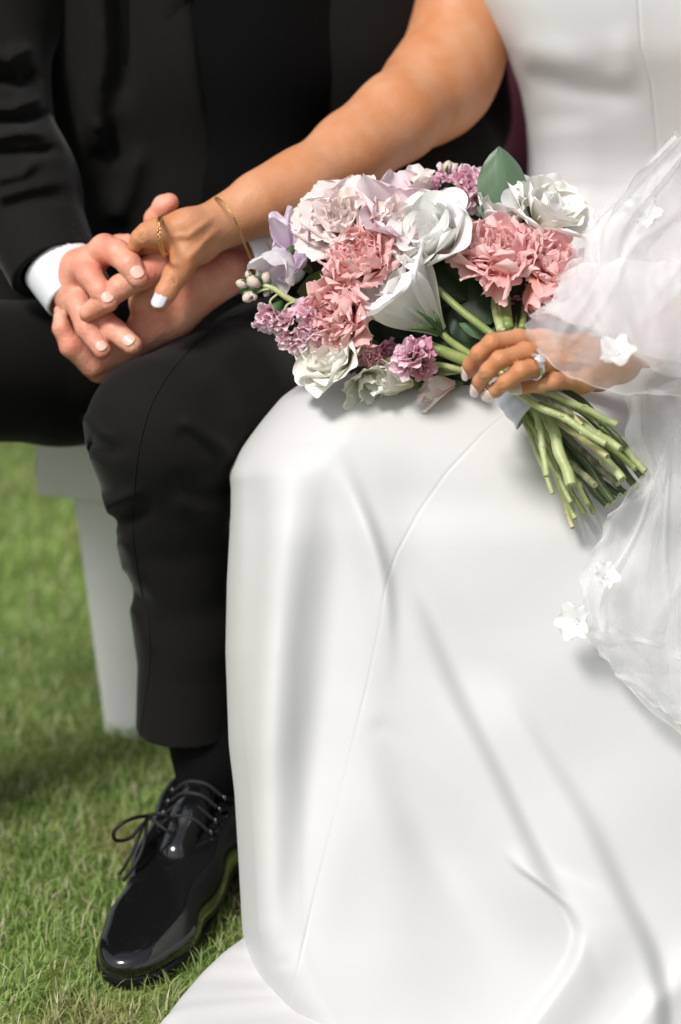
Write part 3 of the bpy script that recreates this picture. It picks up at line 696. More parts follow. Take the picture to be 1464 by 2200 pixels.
thumb = z3c(.008, [(1000, 380, -.11, 66), (760, 420, -.08, 56), (600, 440, -.07, 46), (500, 470, -.072, 36)])
rb_palm = Un(.014, zc(.012, [(1130, 235, .085, 110), (900, 288, .050, 96), (710, 322, .042, 78)]), zc(.012, [(1120, 270, .085, 108), (960, 390, .055, 88), (880, 440, .035, 72)]),
    zc(.012, [(1130, 235, .085, 108), (880, 330, .060, 96), (700, 370, .055, 62)]))
rb_f = [zc(k_f, [(720, 316, .038, 84), (665, 325, .034, 62), (628, 345, .034, 48), (600, 385, .036, 34), (598, 425, .044, 26)]), zc(k_f, [(760, 350, .06, 80), (680, 385, .055, 50), (620, 410, .055, 38)]),
        zc(k_f, [(900, 450, .035, 74), (830, 555, .022, 70), (775, 650, .010, 58), (742, 712, .004, 46)])]
arm_r = chain(.03, [(492, 470, .085, 43), (560, 436, .100, 54), (645, 398, .125, 64), (757, 324, .17, 74), (853, 252, .21, 83), (930, 190, .275, 97), (974, 128, .315, 95), (998, 40, .345, 93), (1005, -150, .375, 100), (1080, -380, .40, 120)])
arm_r = Un(.02, arm_r, chain(.02, [(905, 235, .26, 70), (975, 190, .29, 62), (1010, 120, .32, 52)]))
arm_l = chain(.02, [(*z3(1090, 350), -.13, 30), (1400, 740, -.08, 38), (1560, 610, .0, 60), (1700, 470, .1, 78), (1720, 200, .22, 85), (1700, -150, .33, 95), (1620, -380, .38, 120)])
chest = chain(.05, [(1080, -380, .39, 120), (1350, -360, .40, 190), (1620, -380, .39, 120)])
chest2 = chain(.05, [(1400, -300, .42, 190), (1440, 300, .44, 170)])
BB = Un(.012, Un(.0006, Un(.007, rb_palm, Un(.0012, *rb_f)), Un(.008, lb_palm, Un(.0012, *lb_f), thumb)), arm_r, arm_l, chest, chest2)
wrk = []
def knuckle(x, y, ang, ln, zf, n_=3, A=-.00045, gap=3.2, w_=1.5, bow=2.5):
    cx, cy = zf(x, y); a = R(ang); tx, ty = math.cos(a), -math.sin(a); nx, ny = -ty, tx
    for k in range(n_):
        o = (k-(n_-1)/2)*gap; l_ = ln*(1-.25*abs(k-(n_-1)/2))
        wrk.append(([(cx+nx*o+ny*0-tx*l_, cy+ny*o-ty*l_), (cx+nx*(o+bow*.5), cy+ny*(o+bow*.5)), (cx+nx*o+tx*l_, cy+ny*o+ty*l_)], A, w_, w_, (.3, .3)))
for q in ((270, 200, 60), (325, 305, 55), (455, 375, 50), (672, 440, 75)): knuckle(*q, 9, z3, 3)
for q in ((180, 310, 40), (235, 420, 40), (345, 485, 38), (575, 480, 80)): knuckle(*q, 8, z3, 2)
for q in ((815, 585, 20), (640, 335, 60)): knuckle(*q, 14, z1, 3, -.0006, 4, 2)
for q in (((600, 150), (760, 190), (900, 240)), ((640, 250), (780, 270), (900, 300)), ((720, 330), (840, 345), (950, 360))): wrk.append(([z3(*p_) for p_ in q], .0012, 5, 5, (.3, .4)))
wrk.append(([z1(1080, 200), z1(900, 330), z1(780, 330)], .0016, 8, 8, (.3, .4))); wrk.append(([z1(1100, 260), z1(960, 400), z1(880, 480)], .0016, 8, 9, (.3, .3)))
BB = Crease(BB, wrk)
arm_lo = np.minimum(at(492, 520, .02), at(1180, 520, .42)); bx = box_of(rb_palm, *rb_f); bx2 = box_of(arm_r)
V, F = surface_fine(BB, .0045, .0016, [(np.array([min(bx[0][0], bx2[0][0]), min(bx[0][1], bx2[0][1]), min(bx[0][2], bx2[0][2])]), np.array([at(1240, 0, .3)[0], bx2[1][1]+.02, at(900, -60, .3)[2]])), box_of(lb_palm, *lb_f, thumb)])
body_f = obj('body', V, F, M_skin_f, bride, nrm=normals(BB, V))
# nails
nz([(815, 580, .018, 66), (742, 712, .004, 46)], (-.25, -.85, .45), .0070, .0165, M_pearl2, bride, .004, lift=.95)
nz([(150, 360, -.188, 47), (135, 415, -.180, 38)], (-.75, -.65, .15), .0055, .0150, M_pearl, bride, .004, zf=z3, zfac=2.928)
nz([(212, 465, -.200, 46), (190, 520, -.192, 36)], (-.7, -.7, -.1), .0052, .0145, M_pearl, bride, .004, zf=z3, zfac=2.928)
nz([(310, 520, -.204, 46), (268, 548, -.198, 37)], (-.45, -.85, -.25), .0056, .0150, M_pearl, bride, .004, zf=z3, zfac=2.928)
nz([(500, 505, -.194, 38), (470, 507, -.192, 35)], (-.05, -.95, .15), .0052, .0150, M_pearl, bride, .009, zf=z3, zfac=2.928)
# ring on the ring finger
def frame_from(ax, hint):
    ax = ax/np.linalg.norm(ax); u = hint-ax*hint.dot(ax); u /= np.linalg.norm(u); return ax, u, np.cross(ax, u)
rc = at(*z3(548, 378), -.2045); ra = at(*z3(610, 360), -.198)-at(*z3(470, 400), -.214)
ax, u_, v_ = frame_from(ra, np.array([-.1, -.75, .6]))
RR = .0098
ring = empty('ring', rc, None, None); ring.parent = bride; ring.location = rc-ORG[bride.name]; ring['label'] = 'silver ring with a round clear stone on the ring finger'
a_ = np.linspace(0, 2*np.pi, 41)
P = [rc+RR*(math.cos(t)*u_+math.sin(t)*v_)*(1+.02) for t in a_]
obj('ring_band', *tube(P, .0014, 8), M_metal, ring)
for sgn in (-1, 1):
    P = [rc+RR*1.05*(math.cos(t)*u_+math.sin(t)*v_)+ax*sgn*.0012*(1+math.cos(t)) for t in np.linspace(-1.1, 1.1, 20)]
    obj('ring_shoulder', *tube(P, .0008, 6), M_metal, ring)
    for t in np.linspace(.35, 1.05, 5):
        for s2_ in (-1, 1):
            q = rc+RR*1.13*(math.cos(t*s2_)*u_+math.sin(t*s2_)*v_)+ax*sgn*.0012
            if sgn > 0:
                V, F = tube([q-u_*.0006, q, q+u_*.0006], [.0005, .0009, .0004], 6); obj('small_stone', V, F, M_gem, ring)
g0 = rc+u_*(RR*1.06)
prof = [(.0006, -.0022), (.0042, .0004), (.0044, .0010), (.0026, .0024), (.0001, .0024)]
V = [g0+u_*(h_+.0012)+r_*(math.cos(t)*ax+math.sin(t)*v_) for r_, h_ in prof for t in np.linspace(0, 2*np.pi, 12, endpoint=False)]
obj('stone', V, [tuple(f) for f in gridF(12, 5, True)], M_gem, ring, smooth=False)
for t in np.linspace(0, 2*np.pi, 6, endpoint=False):
    q = g0+.0044*(math.cos(t)*ax+math.sin(t)*v_)
    obj('prong', *tube([q-u_*.001, q+u_*.0026], .0006, 6), M_metal, ring)
# gold chains: bracelet round the wrist, chain round the hand
def chain_links(name, P, r, parent, lab):
    P = catmull(P, 400); L = np.concatenate([[0], np.cumsum(np.linalg.norm(np.diff(P, axis=0), axis=1))]); n_ = int(L[-1]/.0021)
    s = np.linspace(0, L[-1], n_); C_ = np.stack([np.interp(s, L, P[:, k]) for k in range(3)], -1)
    parts = []
    for i in range(n_-1):
        d = C_[i+1]-C_[i]; ln = np.linalg.norm(d); d = d/ln; h_ = np.array([0, -1, 0.3]); s_ = np.cross(d, h_); s_ /= np.linalg.norm(s_); h2 = np.cross(s_, d)
        w_ = s_ if i % 2 else h2; w_ = s_*.8+h2*(.6 if i % 2 else -.6); w_ /= np.linalg.norm(w_)
        m_ = (C_[i]+C_[i+1])/2
        ring_ = [m_+d*ln*.75*math.cos(t)+w_*r*math.sin(t) for t in np.linspace(0, 2*np.pi, 9)]
        parts.append(tube(ring_, r*.42, 5, caps=False))
    V, F = join(parts); o = obj(name, V, F, M_gold, parent); o['label'] = lab; return o
zb = lambda x, y, Y: at(*z1(x, y), Y)
chain_links('bracelet', [zb(1075, 150, .12), zb(1052, 128, .085), zb(1070, 122, .05), zb(1110, 160, .022), zb(1150, 215, .012), zb(1185, 290, .02), zb(1215, 370, .035), zb(1240, 430, .05), zb(1262, 480, .055), zb(1300, 530, .06), zb(1345, 540, .075)], .0010, bride, 'thin gold chain bracelet hanging loosely at the wrist')
chain_links('bracelet', [zb(1345, 540, .075), zb(1385, 470, .085), zb(1370, 410, .09), zb(1320, 355, .095), zb(1250, 325, .10)], .0009, bride, 'far side of the loose gold bracelet')
chain_links('finger_chain', [zb(752, 222, .07), zb(744, 232, .035), zb(738, 265, .004), zb(738, 320, -.004), zb(744, 375, -.001), zb(758, 425, .012), zb(775, 440, .03)], .0017, bride, 'gold rope chain ring around the index finger')
# ------------------------------------------------------------------ the bouquet
def petal_mat(name, c0, c1, rough=.5, transl=.3, vein=.12, rim=None):
    """c0 at the base of the petal, c1 at its rim"""
    m = mat(name, c1, rough=rough, spec=.3, transl=transl); t = m.node_tree; N = t.nodes; L = t.links
    uv = N.new('ShaderNodeUVMap'); sp = N.new('ShaderNodeSeparateXYZ'); L.new(uv.outputs[0], sp.inputs[0])
    rp = N.new('ShaderNodeValToRGB'); e = rp.color_ramp.elements; e[0].color = (*c0, 1); e[1].color = (*c1, 1); e[0].position = .02; e[1].position = .5
    if rim: e[1].position = .62; q = e.new(.93); q.color = (*rim, 1)
    L.new(sp.outputs['Y'], rp.inputs[0])
    wv = N.new('ShaderNodeTexNoise'); wv.inputs['Scale'].default_value = 1; wv.inputs['Detail'].default_value = 3
    mp = N.new('ShaderNodeMapping'); mp.inputs['Scale'].default_value = (26, 2.2, 1); L.new(uv.outputs[0], mp.inputs[0]); L.new(mp.outputs[0], wv.inputs['Vector'])
    mx = N.new('ShaderNodeMix'); mx.data_type = 'RGBA'; mx.blend_type = 'MULTIPLY'; mx.inputs['Factor'].default_value = 1
    r2 = N.new('ShaderNodeValToRGB'); r2.color_ramp.elements[0].position = .3; r2.color_ramp.elements[1].position = .7
    r2.color_ramp.elements[0].color = (1-vein, 1-vein*1.1, 1-vein*1.1, 1); r2.color_ramp.elements[1].color = (1, 1, 1, 1)
    L.new(wv.outputs['Fac'], r2.inputs[0]); L.new(rp.outputs[0], mx.inputs['A']); L.new(r2.outputs[0], mx.inputs['B'])
    oi = N.new('ShaderNodeObjectInfo'); mr = N.new('ShaderNodeMapRange'); mr.inputs['To Min'].default_value = .90; mr.inputs['To Max'].default_value = 1.0; L.new(oi.outputs['Random'], mr.inputs['Value'])
    hv = N.new('ShaderNodeHueSaturation'); L.new(mr.outputs[0], hv.inputs['Value']); L.new(mx.outputs['Result'], hv.inputs['Color'])
    m3 = N.new('ShaderNodeMapRange'); m3.inputs['To Min'].default_value = 1.18; m3.inputs['To Max'].default_value = .88; L.new(oi.outputs['Random'], m3.inputs['Value']); L.new(m3.outputs[0], hv.inputs['Saturation'])
    mx = hv; p = N['Principled BSDF']; L.new(mx.outputs[0], p.inputs['Base Color'])
    for x in N:
        if x.bl_idname == 'ShaderNodeBsdfTranslucent': L.new(mx.outputs[0], x.inputs[0])
    b = N.new('ShaderNodeBump'); b.inputs['Distance'].default_value = .00009; L.new(wv.outputs['Fac'], b.inputs['Height']); L.new(b.outputs[0], p.inputs['Normal'])
    return m
P_blush = petal_mat('petal_blush', (.90, .62, .60), (.99, .88, .85), vein=.03)
P_blush2 = petal_mat('petal_blush_deep', (.95, .84, .80), (.94, .78, .82), vein=.05)
P_white = petal_mat('petal_white', (.90, .92, .68), (.98, .975, .955), vein=.02)
P_cream = petal_mat('petal_cream', (.84, .78, .50), (.96, .945, .88), vein=.03)
P_coral = petal_mat('petal_coral', (.88, .12, .08), (.97, .43, .41), vein=.08, rim=(.99, .66, .64))
P_coral2 = petal_mat('petal_coral_pale', (.95, .58, .42), (.97, .52, .49), vein=.07, rim=(.99, .66, .64))
P_lilac = petal_mat('petal_lilac', (.80, .58, .78), (.88, .77, .88), vein=.10)
P_lilacw = petal_mat('petal_lilac_white', (.82, .66, .78), (.91, .87, .90), vein=.07)
P_stock = petal_mat('petal_stock_pink', (.84, .42, .54), (.98, .63, .75), vein=.06, rim=(.99, .80, .86))
P_mag = petal_mat('petal_magenta', (.55, .16, .24), (.78, .38, .50), vein=.2)
M_leaf = petal_mat('leaf_green', (.10, .16, .06), (.085, .15, .055), rough=.42, transl=.18, vein=.35)
M_leafd = petal_mat('leaf_dark', (.035, .07, .03), (.028, .062, .028), rough=.42, transl=.1, vein=.3)
M_leafs = petal_mat('leaf_sage', (.14, .24, .13), (.15, .25, .14), rough=.38, transl=.2, vein=.2)
M_leafo = petal_mat('leaf_olive', (.17, .23, .05), (.15, .21, .05), rough=.45, transl=.25, vein=.3)
M_sepal = mat('sepal', (.06, .13, .035), rough=.5, transl=.1)
M_bud = mat('bud_green', (.46, .52, .25), rough=.5, col2=(.80, .58, .62), vscale=90, transl=.1)
M_stemA = mat('stem_pale', (.46, .50, .24), rough=.4, bump=.0006, bscale=300, col2=(.33, .39, .15), vscale=55)
M_stemB = mat('stem_green', (.18, .26, .07), rough=.4, bump=.0006, bscale=300, col2=(.28, .31, .11), vscale=60)
M_stemC = mat('stem_dark', (.055, .09, .03), rough=.42, bump=.0006, bscale=300, col2=(.09, .12, .045), vscale=50)
M_stemD = mat('stem_bark', (.10, .10, .06), rough=.6, bump=.001, bscale=200, col2=(.26, .26, .14), vscale=120)
M_stemE = mat('stem_straw', (.62, .54, .28), rough=.5, bump=.0006, bscale=300, col2=(.40, .43, .16), vscale=60)
M_cut = mat('stem_cut', (.66, .64, .40), rough=.6, col2=(.38, .38, .16), vscale=420, bump=.001, bscale=400)
M_ribbon = mat('ribbon_satin', (.56, .57, .70), rough=.34, spec=.5, sheen=.1)
bouquet = empty('bouquet', at(1090, 800, -.13), 'bouquet of pink, white and coral flowers with bare cut stems held on the lap', 'bouquet')
def petal(L, W, th0, th1, cup=.5, base=.15, peak=.62, ruf=0, rfreq=6, fringe=0, curl=0, seed=0, nu=27, nv=19, tipp=2.2, rp=3.2, tipw=.66, wob=.0, point=0):
    """local frame: +Z the flower axis, +X outward; returns V, UV"""
    r = np.random.RandomState(seed); v = np.linspace(0, 1, nv); u = np.linspace(-1, 1, nu)
    th = th0+(th1-th0)*v**1.3+curl*np.clip((v-.35)/.65, 0, 1)**2.2
    dv = 1/(nv-1); cx = np.concatenate([[0], np.cumsum(np.sin(th[:-1])*dv*L)]); cz = np.concatenate([[0], np.cumsum(np.cos(th[:-1])*dv*L)])
    # width profile
    a = np.clip(v/peak, 0, 1); b = np.clip((v-peak)/(1-peak), 0, 1)
    wprof = np.where(v < peak, base+(1-base)*np.sin(a*np.pi/2)**1.2, (1-(1-tipw)*b**2) if not point else (1-b)**.75)
    wprof = np.maximum(wprof, .03)
    U, Vv = np.meshgrid(u, v)
    w_ = W/2*wprof[:, None]; ph = r.uniform(0, 6.28, 6)
    # blunt, notched tip
    ext = L*(.022 if not fringe else .04)*(np.sin(3*U+ph[0])+.6*np.sin(6*U+ph[1]))*Vv**3*(1 if not point else .2)
    if not point: ext = ext-L*(.17*U**2+.20*U**4)*Vv**2.5
    if fringe: ext = ext+fringe*(np.sin(17*U+ph[2])+.8*np.sin(31*U+ph[3])+.6*r.uniform(-1, 1, nu)[None, :])*Vv**6
    c = max(cup, 1e-3); yy = w_*np.sin(c*U)/c; xin = -w_*(1-np.cos(c*U))/c
    rf = ruf*(np.sin(rfreq*U*1.6+ph[4]+2*Vv)+.5*np.sin(rfreq*2.3*U+ph[5])+.16*np.sin(rfreq*4.3*U+ph[1]))*np.clip(Vv, 0, 1)**rp
    rf = rf+ruf*.35*np.abs(U)**2*np.sin(7*Vv+ph[3])*Vv
    nrm = xin+rf+wob*np.sin(3*Vv+ph[2])*U
    T = th[:, None]
    X = cx[:, None]+np.sin(T)*ext+np.cos(T)*nrm; Z = cz[:, None]+np.cos(T)*ext-np.sin(T)*nrm
    V = np.stack([X, yy*(1+.0*U), Z], -1).reshape(-1, 3)
    return V, np.stack([(U+1)/2, Vv], -1).reshape(-1, 2), gridF(nu, nv)
def axis_M(pos, d, spin=0):
    q = Vector(d).to_track_quat('Z', 'Y').to_matrix().to_4x4(); return Matrix.Translation(Vector(pos)) @ q @ Matrix.Rotation(spin, 4, 'Z')
def dirv(ang, tow):
    """direction in the picture (degrees, 0 right, 90 up) leaning towards the viewer by tow degrees"""
    a, t = R(ang), R(tow); u = np.array([1, 0, 0])*math.cos(a)+UP*math.sin(a)
    return u*math.cos(t)-FW*math.sin(t)
def flower(name, pos, d, layers, label=None, scale=1., seed=0, calyx=None, sx=None):
    """layers: dicts with n, petal kwargs, m, r (offset from the axis), z"""
    r = np.random.RandomState(seed); M0 = axis_M(pos, d, r.uniform(0, 6))
    if sx: M0 = M0 @ Matrix.Diagonal((*sx, 1))
    V, F = tube([np.array([0, 0, -.010]), np.array([0, 0, -.003]), np.array([0, 0, .004])], [.0025, .0045, .003], 8)
    V = np.array([(M0 @ Matrix.Scale(scale, 4) @ Vector(v))[:] for v in V])
    root = obj(name, V, F, calyx or M_sepal, bouquet)
    if label: root['label'] = label
    for ly in layers:
        ly = dict(ly); n_ = ly.pop('n'); m_ = ly.pop('m'); rr = ly.pop('r', .001); z0 = ly.pop('z', 0); az0 = ly.pop('az', None); span = ly.pop('span', 2*math.pi); jit = ly.pop('jit', .12)
        var = []
        for k in range(min(n_, 4)):
            q = dict(ly); q['seed'] = seed*31+k; q['L'] = q['L']*r.uniform(.92, 1.08); q['W'] = q['W']*r.uniform(.92, 1.08)
            v, uv, f = petal(**q); var.append(mesh('petal', v*scale, f, m_, uv=uv))
        for k in range(n_):
            a = (az0 if az0 is not None else 0)+span*(k+.0)/n_+r.uniform(-jit, jit)*2
            Mx = M0 @ Matrix.Rotation(a, 4, 'Z') @ Matrix.Translation((rr*scale, 0, (z0+r.uniform(-.001, .001))*scale)) @ Matrix.Rotation(r.uniform(-jit, jit), 4, 'Y') @ Matrix.Rotation(r.uniform(-jit, jit)*.8, 4, 'Z')
            inst('petal', var[k % len(var)], Mx, root)
    return root
z2 = zz(480, 300, 1.877)
def p2(x, y, Y): return at(*z2(x, y), Y)
# --- blush peony, the big pale one
def peony(x, y, Y, ang, tow, S, m1, m2, seed, label, full=1):
    L = [dict(n=6, m=m1, L=.054, W=.066, th0=.85, th1=1.2, cup=.8, base=.3, ruf=.0018, rfreq=3, fringe=.0007, r=.004, nu=35, curl=.2),
         dict(n=6, m=m1, L=.050, W=.060, th0=.6, th1=.85, cup=.9, base=.3, ruf=.0020, rfreq=3, fringe=.0008, r=.004, z=.002, nu=35, curl=.3),
         dict(n=6, m=m1, L=.046, W=.050, th0=.42, th1=.5, cup=1.0, base=.3, ruf=.0022, rfreq=3.5, fringe=.0009, r=.004, z=.004, nu=35, curl=.4),
         dict(n=6, m=m2, L=.041, W=.038, th0=.25, th1=.2, cup=1.1, base=.3, ruf=.0026, rfreq=4, fringe=.001, r=.003, z=.005, nu=35, curl=.4),
         dict(n=5, m=m2, L=.036, W=.028, th0=.08, th1=-.1, cup=1.1, base=.3, ruf=.0026, rfreq=4, fringe=.001, r=.002, z=.005, nu=35, curl=.3)]
    return flower('peony', p2(x, y, Y), dirv(ang, tow), L, label, S, seed)
peony(512, 385, .010, 125, 58, 1.0, P_blush, P_blush, 3, 'large pale blush peony')
flower('peony', p2(650, 385, -.002), dirv(60, 50), [dict(n=6, m=P_blush2, L=.064, W=.060, th0=.6, th1=1.15, cup=.9, base=.25, ruf=.003, rfreq=3, r=.003), dict(n=4, m=P_blush, L=.046, W=.04, th0=.1, th1=.3, cup=1, base=.25, ruf=.003, rfreq=4, r=.003)],
    'pale pink open bloom with broad petals', .88, 5)
# --- white lisianthus, large, facing up to the left
flower('lisianthus', p2(905, 455, -.022), dirv(140, 46), [dict(n=5, m=P_white, L=.064, W=.078, th0=.55, th1=1.15, cup=.8, base=.3, ruf=.0022, rfreq=2, r=.003, curl=.35, peak=.7, tipw=.7),
    dict(n=5, m=P_white, L=.056, W=.066, th0=.40, th1=.62, cup=1.1, base=.3, ruf=.0018, rfreq=2, r=.003, curl=.5, peak=.7, z=.002, tipw=.75),
    dict(n=4, m=P_white, L=.049, W=.052, th0=.24, th1=.20, cup=1.3, base=.35, ruf=.0015, rfreq=2, r=.003, curl=.5, peak=.7, z=.003, tipw=.8),
    dict(n=3, m=P_white, L=.043, W=.036, th0=.1, th1=-.05, cup=1.4, base=.4, ruf=.001, rfreq=2, r=.002, curl=.3, z=.004, tipw=.8)], 'large white open bloom in the middle', .98, 9)
# --- white bell shaped lisianthus in front
flower('lisianthus', p2(880, 775, -.06), dirv(137, 22), [dict(n=5, m=P_white, L=.088, W=.088, th0=.24, th1=.78, cup=.85, base=.16, ruf=.0022, rfreq=3, fringe=.0007, r=.0015, curl=.45, peak=.84, tipp=3.2),
    dict(n=5, m=P_white, L=.080, W=.052, th0=.12, th1=.4, cup=1.0, base=.16, ruf=.003, rfreq=4, fringe=.0012, r=.001, curl=.6, peak=.82, tipp=3)], 'white bell-shaped bloom with green base in front', .97, 14)
for (x, y, Y) in ((780, 690, -.10), (735, 765, -.102), (845, 690, -.08)):
    a = p2(882, 782, -.075); b = p2(x, y, Y); mdl = (a+b)/2+np.array([0, -.006, .004])
    obj('sepal', *tube([a, mdl, b], [.0026, .0024, .0004], 6, sub=14), M_sepal, bouquet)
# --- coral carnations
def carnation(x, y, Y, ang, tow, S, seed, label, ma=P_coral2, mb=P_coral, flat=1, n=1):
    L = [dict(n=7, m=ma, L=.044, W=.052, th0=.6, th1=1.1, cup=.7, base=.2, ruf=.0040, rfreq=4, fringe=.0010, r=.002, peak=.82, tipp=3.0, nu=41, nv=23, rp=3.0, curl=1.0),
         dict(n=7, m=ma, L=.041, W=.046, th0=.42, th1=.75, cup=.8, base=.2, ruf=.0044, rfreq=4.5, fringe=.0010, r=.003, z=.002, peak=.82, tipp=3.0, nu=41, nv=23, rp=3.0, curl=1.1),
         dict(n=7, m=mb, L=.038, W=.040, th0=.25, th1=.40, cup=.8, base=.2, ruf=.0048, rfreq=5, fringe=.0010, r=.003, z=.003, peak=.82, tipp=3.0, nu=41, nv=23, rp=3.0, curl=1.2),
         dict(n=6, m=mb, L=.036, W=.034, th0=.10, th1=.12, cup=.9, base=.2, ruf=.0050, rfreq=5, fringe=.0010, r=.002, z=.003, peak=.82, tipp=3.0, nu=41, nv=23, rp=3.0, curl=.9),
         dict(n=4, m=mb, L=.032, W=.024, th0=.02, th1=-.1, cup=1.0, base=.2, ruf=.0045, rfreq=5, fringe=.0014, r=.001, z=.004, peak=.82, tipp=3.0, nu=41, nv=23, rp=3.0, curl=.5)]
    return flower('carnation', p2(x, y, Y), dirv(ang, tow), L, label, S, seed)
carnation(585, 540, -.030, 120, 55, 1.0, 21, 'coral pink ruffled bloom under the blush peony')
carnation(535, 700, -.045, 185, 50, 1.05, 22, 'coral pink ruffled bloom at the lower left')
carnation(590, 810, -.06, 240, 35, .55, 23, 'small coral bloom below', P_coral, P_coral)
carnation(1110, 555, -.035, 97, 45, 1.22, 24, 'large coral pink ruffled bloom beside the hand')
carnation(1255, 575, -.040, 50, 40, 1.05, 25, 'coral pink bloom with folded petals at the right')
flower('carnation', p2(1130, 470, -.055), dirv(255, 30), [dict(n=3, m=P_coral2, L=.050, W=.048, th0=.1, th1=.5, cup=.7, base=.3, ruf=.004, rfreq=4, fringe=.001, r=.002, peak=.6)], 'hanging outer petals of the large coral bloom', .95, 41)
flower('carnation', p2(1265, 540, -.055), dirv(280, 30), [dict(n=4, m=P_coral2, L=.050, W=.046, th0=.1, th1=.5, cup=.7, base=.3, ruf=.004, rfreq=4, fringe=.001, r=.002, peak=.6)], 'pale coral petals folded downwards', .95, 42)
# --- orchid, lilac, left
flower('orchid', p2(325, 510, .0), dirv(150, 40), [dict(n=3, m=P_lilac, L=.050, W=.028, th0=.8, th1=1.2, cup=.6, base=.3, ruf=.001, rfreq=3, r=.002, peak=.5), dict(n=2, m=P_lilac, L=.046, W=.044, th0=.8, th1=1.1, cup=.6, base=.2, ruf=.0015, rfreq=3, r=.002, az=.5)], 'lilac orchid bloom at the left', .95, 31)
flower('orchid', p2(262, 462, -.012), dirv(235, 30), [dict(n=5, m=P_lilacw, L=.040, W=.042, th0=.75, th1=.05, cup=.9, base=.35, ruf=.0012, rfreq=3, r=.004, peak=.5)], 'half-closed pale lilac orchid bloom', 1.0, 32)
flower('orchid', p2(265, 440, .01), dirv(110, 20), [dict(n=3, m=P_lilac, L=.044, W=.026, th0=.2, th1=.5, cup=.7, base=.35, ruf=.0015, rfreq=3, r=.003, peak=.5)], 'narrow lilac petals standing up', .9, 33)
flower('orchid', p2(380, 590, .0), dirv(250, 20), [dict(n=3, m=P_lilac, L=.040, W=.030, th0=.2, th1=.5, cup=.7, base=.35, ruf=.0015, rfreq=3, r=.003, peak=.5)], 'lilac petals under the olive leaf', .9, 34)
flower('orchid', p2(1345, 590, -.02), dirv(0, 30), [dict(n=5, m=P_lilac, L=.046, W=.036, th0=.6, th1=1.1, cup=.7, base=.35, ruf=.0015, rfreq=3, r=.003, peak=.5)], 'lilac orchid bloom partly under the veil', .9, 35)
flower('orchid', p2(1320, 640, -.02), dirv(250, 30), [dict(n=3, m=P_lilac, L=.046, W=.034, th0=.1, th1=.5, cup=.7, base=.35, ruf=.0015, rfreq=3, r=.003, peak=.5)], 'pale lilac petals hanging beside the wrist', .95, 36)
# --- white ranunculus and buds below, and white blooms at the upper right
flower('ranunculus', p2(490, 915, -.06), dirv(150, 48), [dict(n=6, m=P_cream, L=.044, W=.056, th0=.85, th1=1.15, cup=.9, base=.3, ruf=.0016, rfreq=2.5, r=.003),
    dict(n=6, m=P_cream, L=.041, W=.048, th0=.65, th1=.7, cup=1.1, base=.3, ruf=.0016, rfreq=2.5, r=.004, curl=.3), dict(n=5, m=P_cream, L=.037, W=.040, th0=.45, th1=.25, cup=1.2, base=.35, ruf=.0016, rfreq=3, r=.004, z=.002),
    dict(n=4, m=P_cream, L=.030, W=.028, th0=.25, th1=-.1, cup=1.3, base=.35, ruf=.0014, rfreq=3, r=.003, z=.003)],
    'cream white ranunculus resting on the satin', 1.1, 51)
flower('ranunculus', p2(560, 955, -.065), dirv(300, 45), [dict(n=6, m=P_cream, L=.034, W=.034, th0=.8, th1=.9, cup=.9, base=.3, ruf=.002, rfreq=4, r=.003), dict(n=5, m=P_cream, L=.028, W=.026, th0=.4, th1=.2, cup=1, base=.3, ruf=.002, rfreq=4, r=.003)], 'cream white petals seen from behind', .95, 52)
flower('ranunculus', p2(760, 985, -.075), dirv(170, 25), [dict(n=6, m=P_cream, L=.046, W=.034, th0=.3, th1=.55, cup=.8, base=.3, ruf=.002, rfreq=4, r=.003), dict(n=5, m=P_cream, L=.036, W=.028, th0=.1, th1=.2, cup=.9, base=.3, ruf=.002, rfreq=4, r=.003)], 'cream white half-open bloom lying lowest', .9, 53)
flower('ranunculus', p2(930, 985, -.07), dirv(190, 25), [dict(n=5, m=P_blush, L=.040, W=.030, th0=.3, th1=.55, cup=.8, base=.3, ruf=.002, rfreq=4, r=.003)], 'pale bloom tucked under the stems', .9, 54)
flower('lisianthus', p2(1275, 365, .005), dirv(60, 40), [dict(n=6, m=P_white, L=.050, W=.062, th0=.85, th1=1.2, cup=.8, base=.3, ruf=.0014, rfreq=3, r=.003), dict(n=6, m=P_cream, L=.045, W=.054, th0=.5, th1=.75, cup=1.0, base=.3, ruf=.0014, rfreq=3, r=.003),
    dict(n=5, m=P_white, L=.036, W=.034, th0=.2, th1=.2, cup=1, base=.3, ruf=.003, rfreq=4, r=.003)], 'white bloom against the gown at the upper right', 1.1, 55)
flower('lisianthus', p2(1195, 330, .005), dirv(150, 35), [dict(n=6, m=P_white, L=.034, W=.034, th0=.7, th1=1.0, cup=.7, base=.3, ruf=.002, rfreq=3, r=.003), dict(n=5, m=P_white, L=.028, W=.026, th0=.3, th1=.4, cup=.9, base=.3, ruf=.002, rfreq=4, r=.003)], 'small white bloom beside the tall leaf', 1, 56)
flower('lisianthus', p2(1085, 350, .01), dirv(80, 30), [dict(n=6, m=P_white, L=.034, W=.034, th0=.4, th1=.8, cup=.8, base=.3, ruf=.002, rfreq=3, r=.003)], 'white petals behind the coral bloom', 1, 57)
flower('peony', p2(790, 250, .03), dirv(100, 30), [dict(n=6, m=P_blush, L=.034, W=.032, th0=.4, th1=.8, cup=.8, base=.3, ruf=.002, rfreq=3, r=.003)], 'small blush bloom behind the white one', 1, 58)
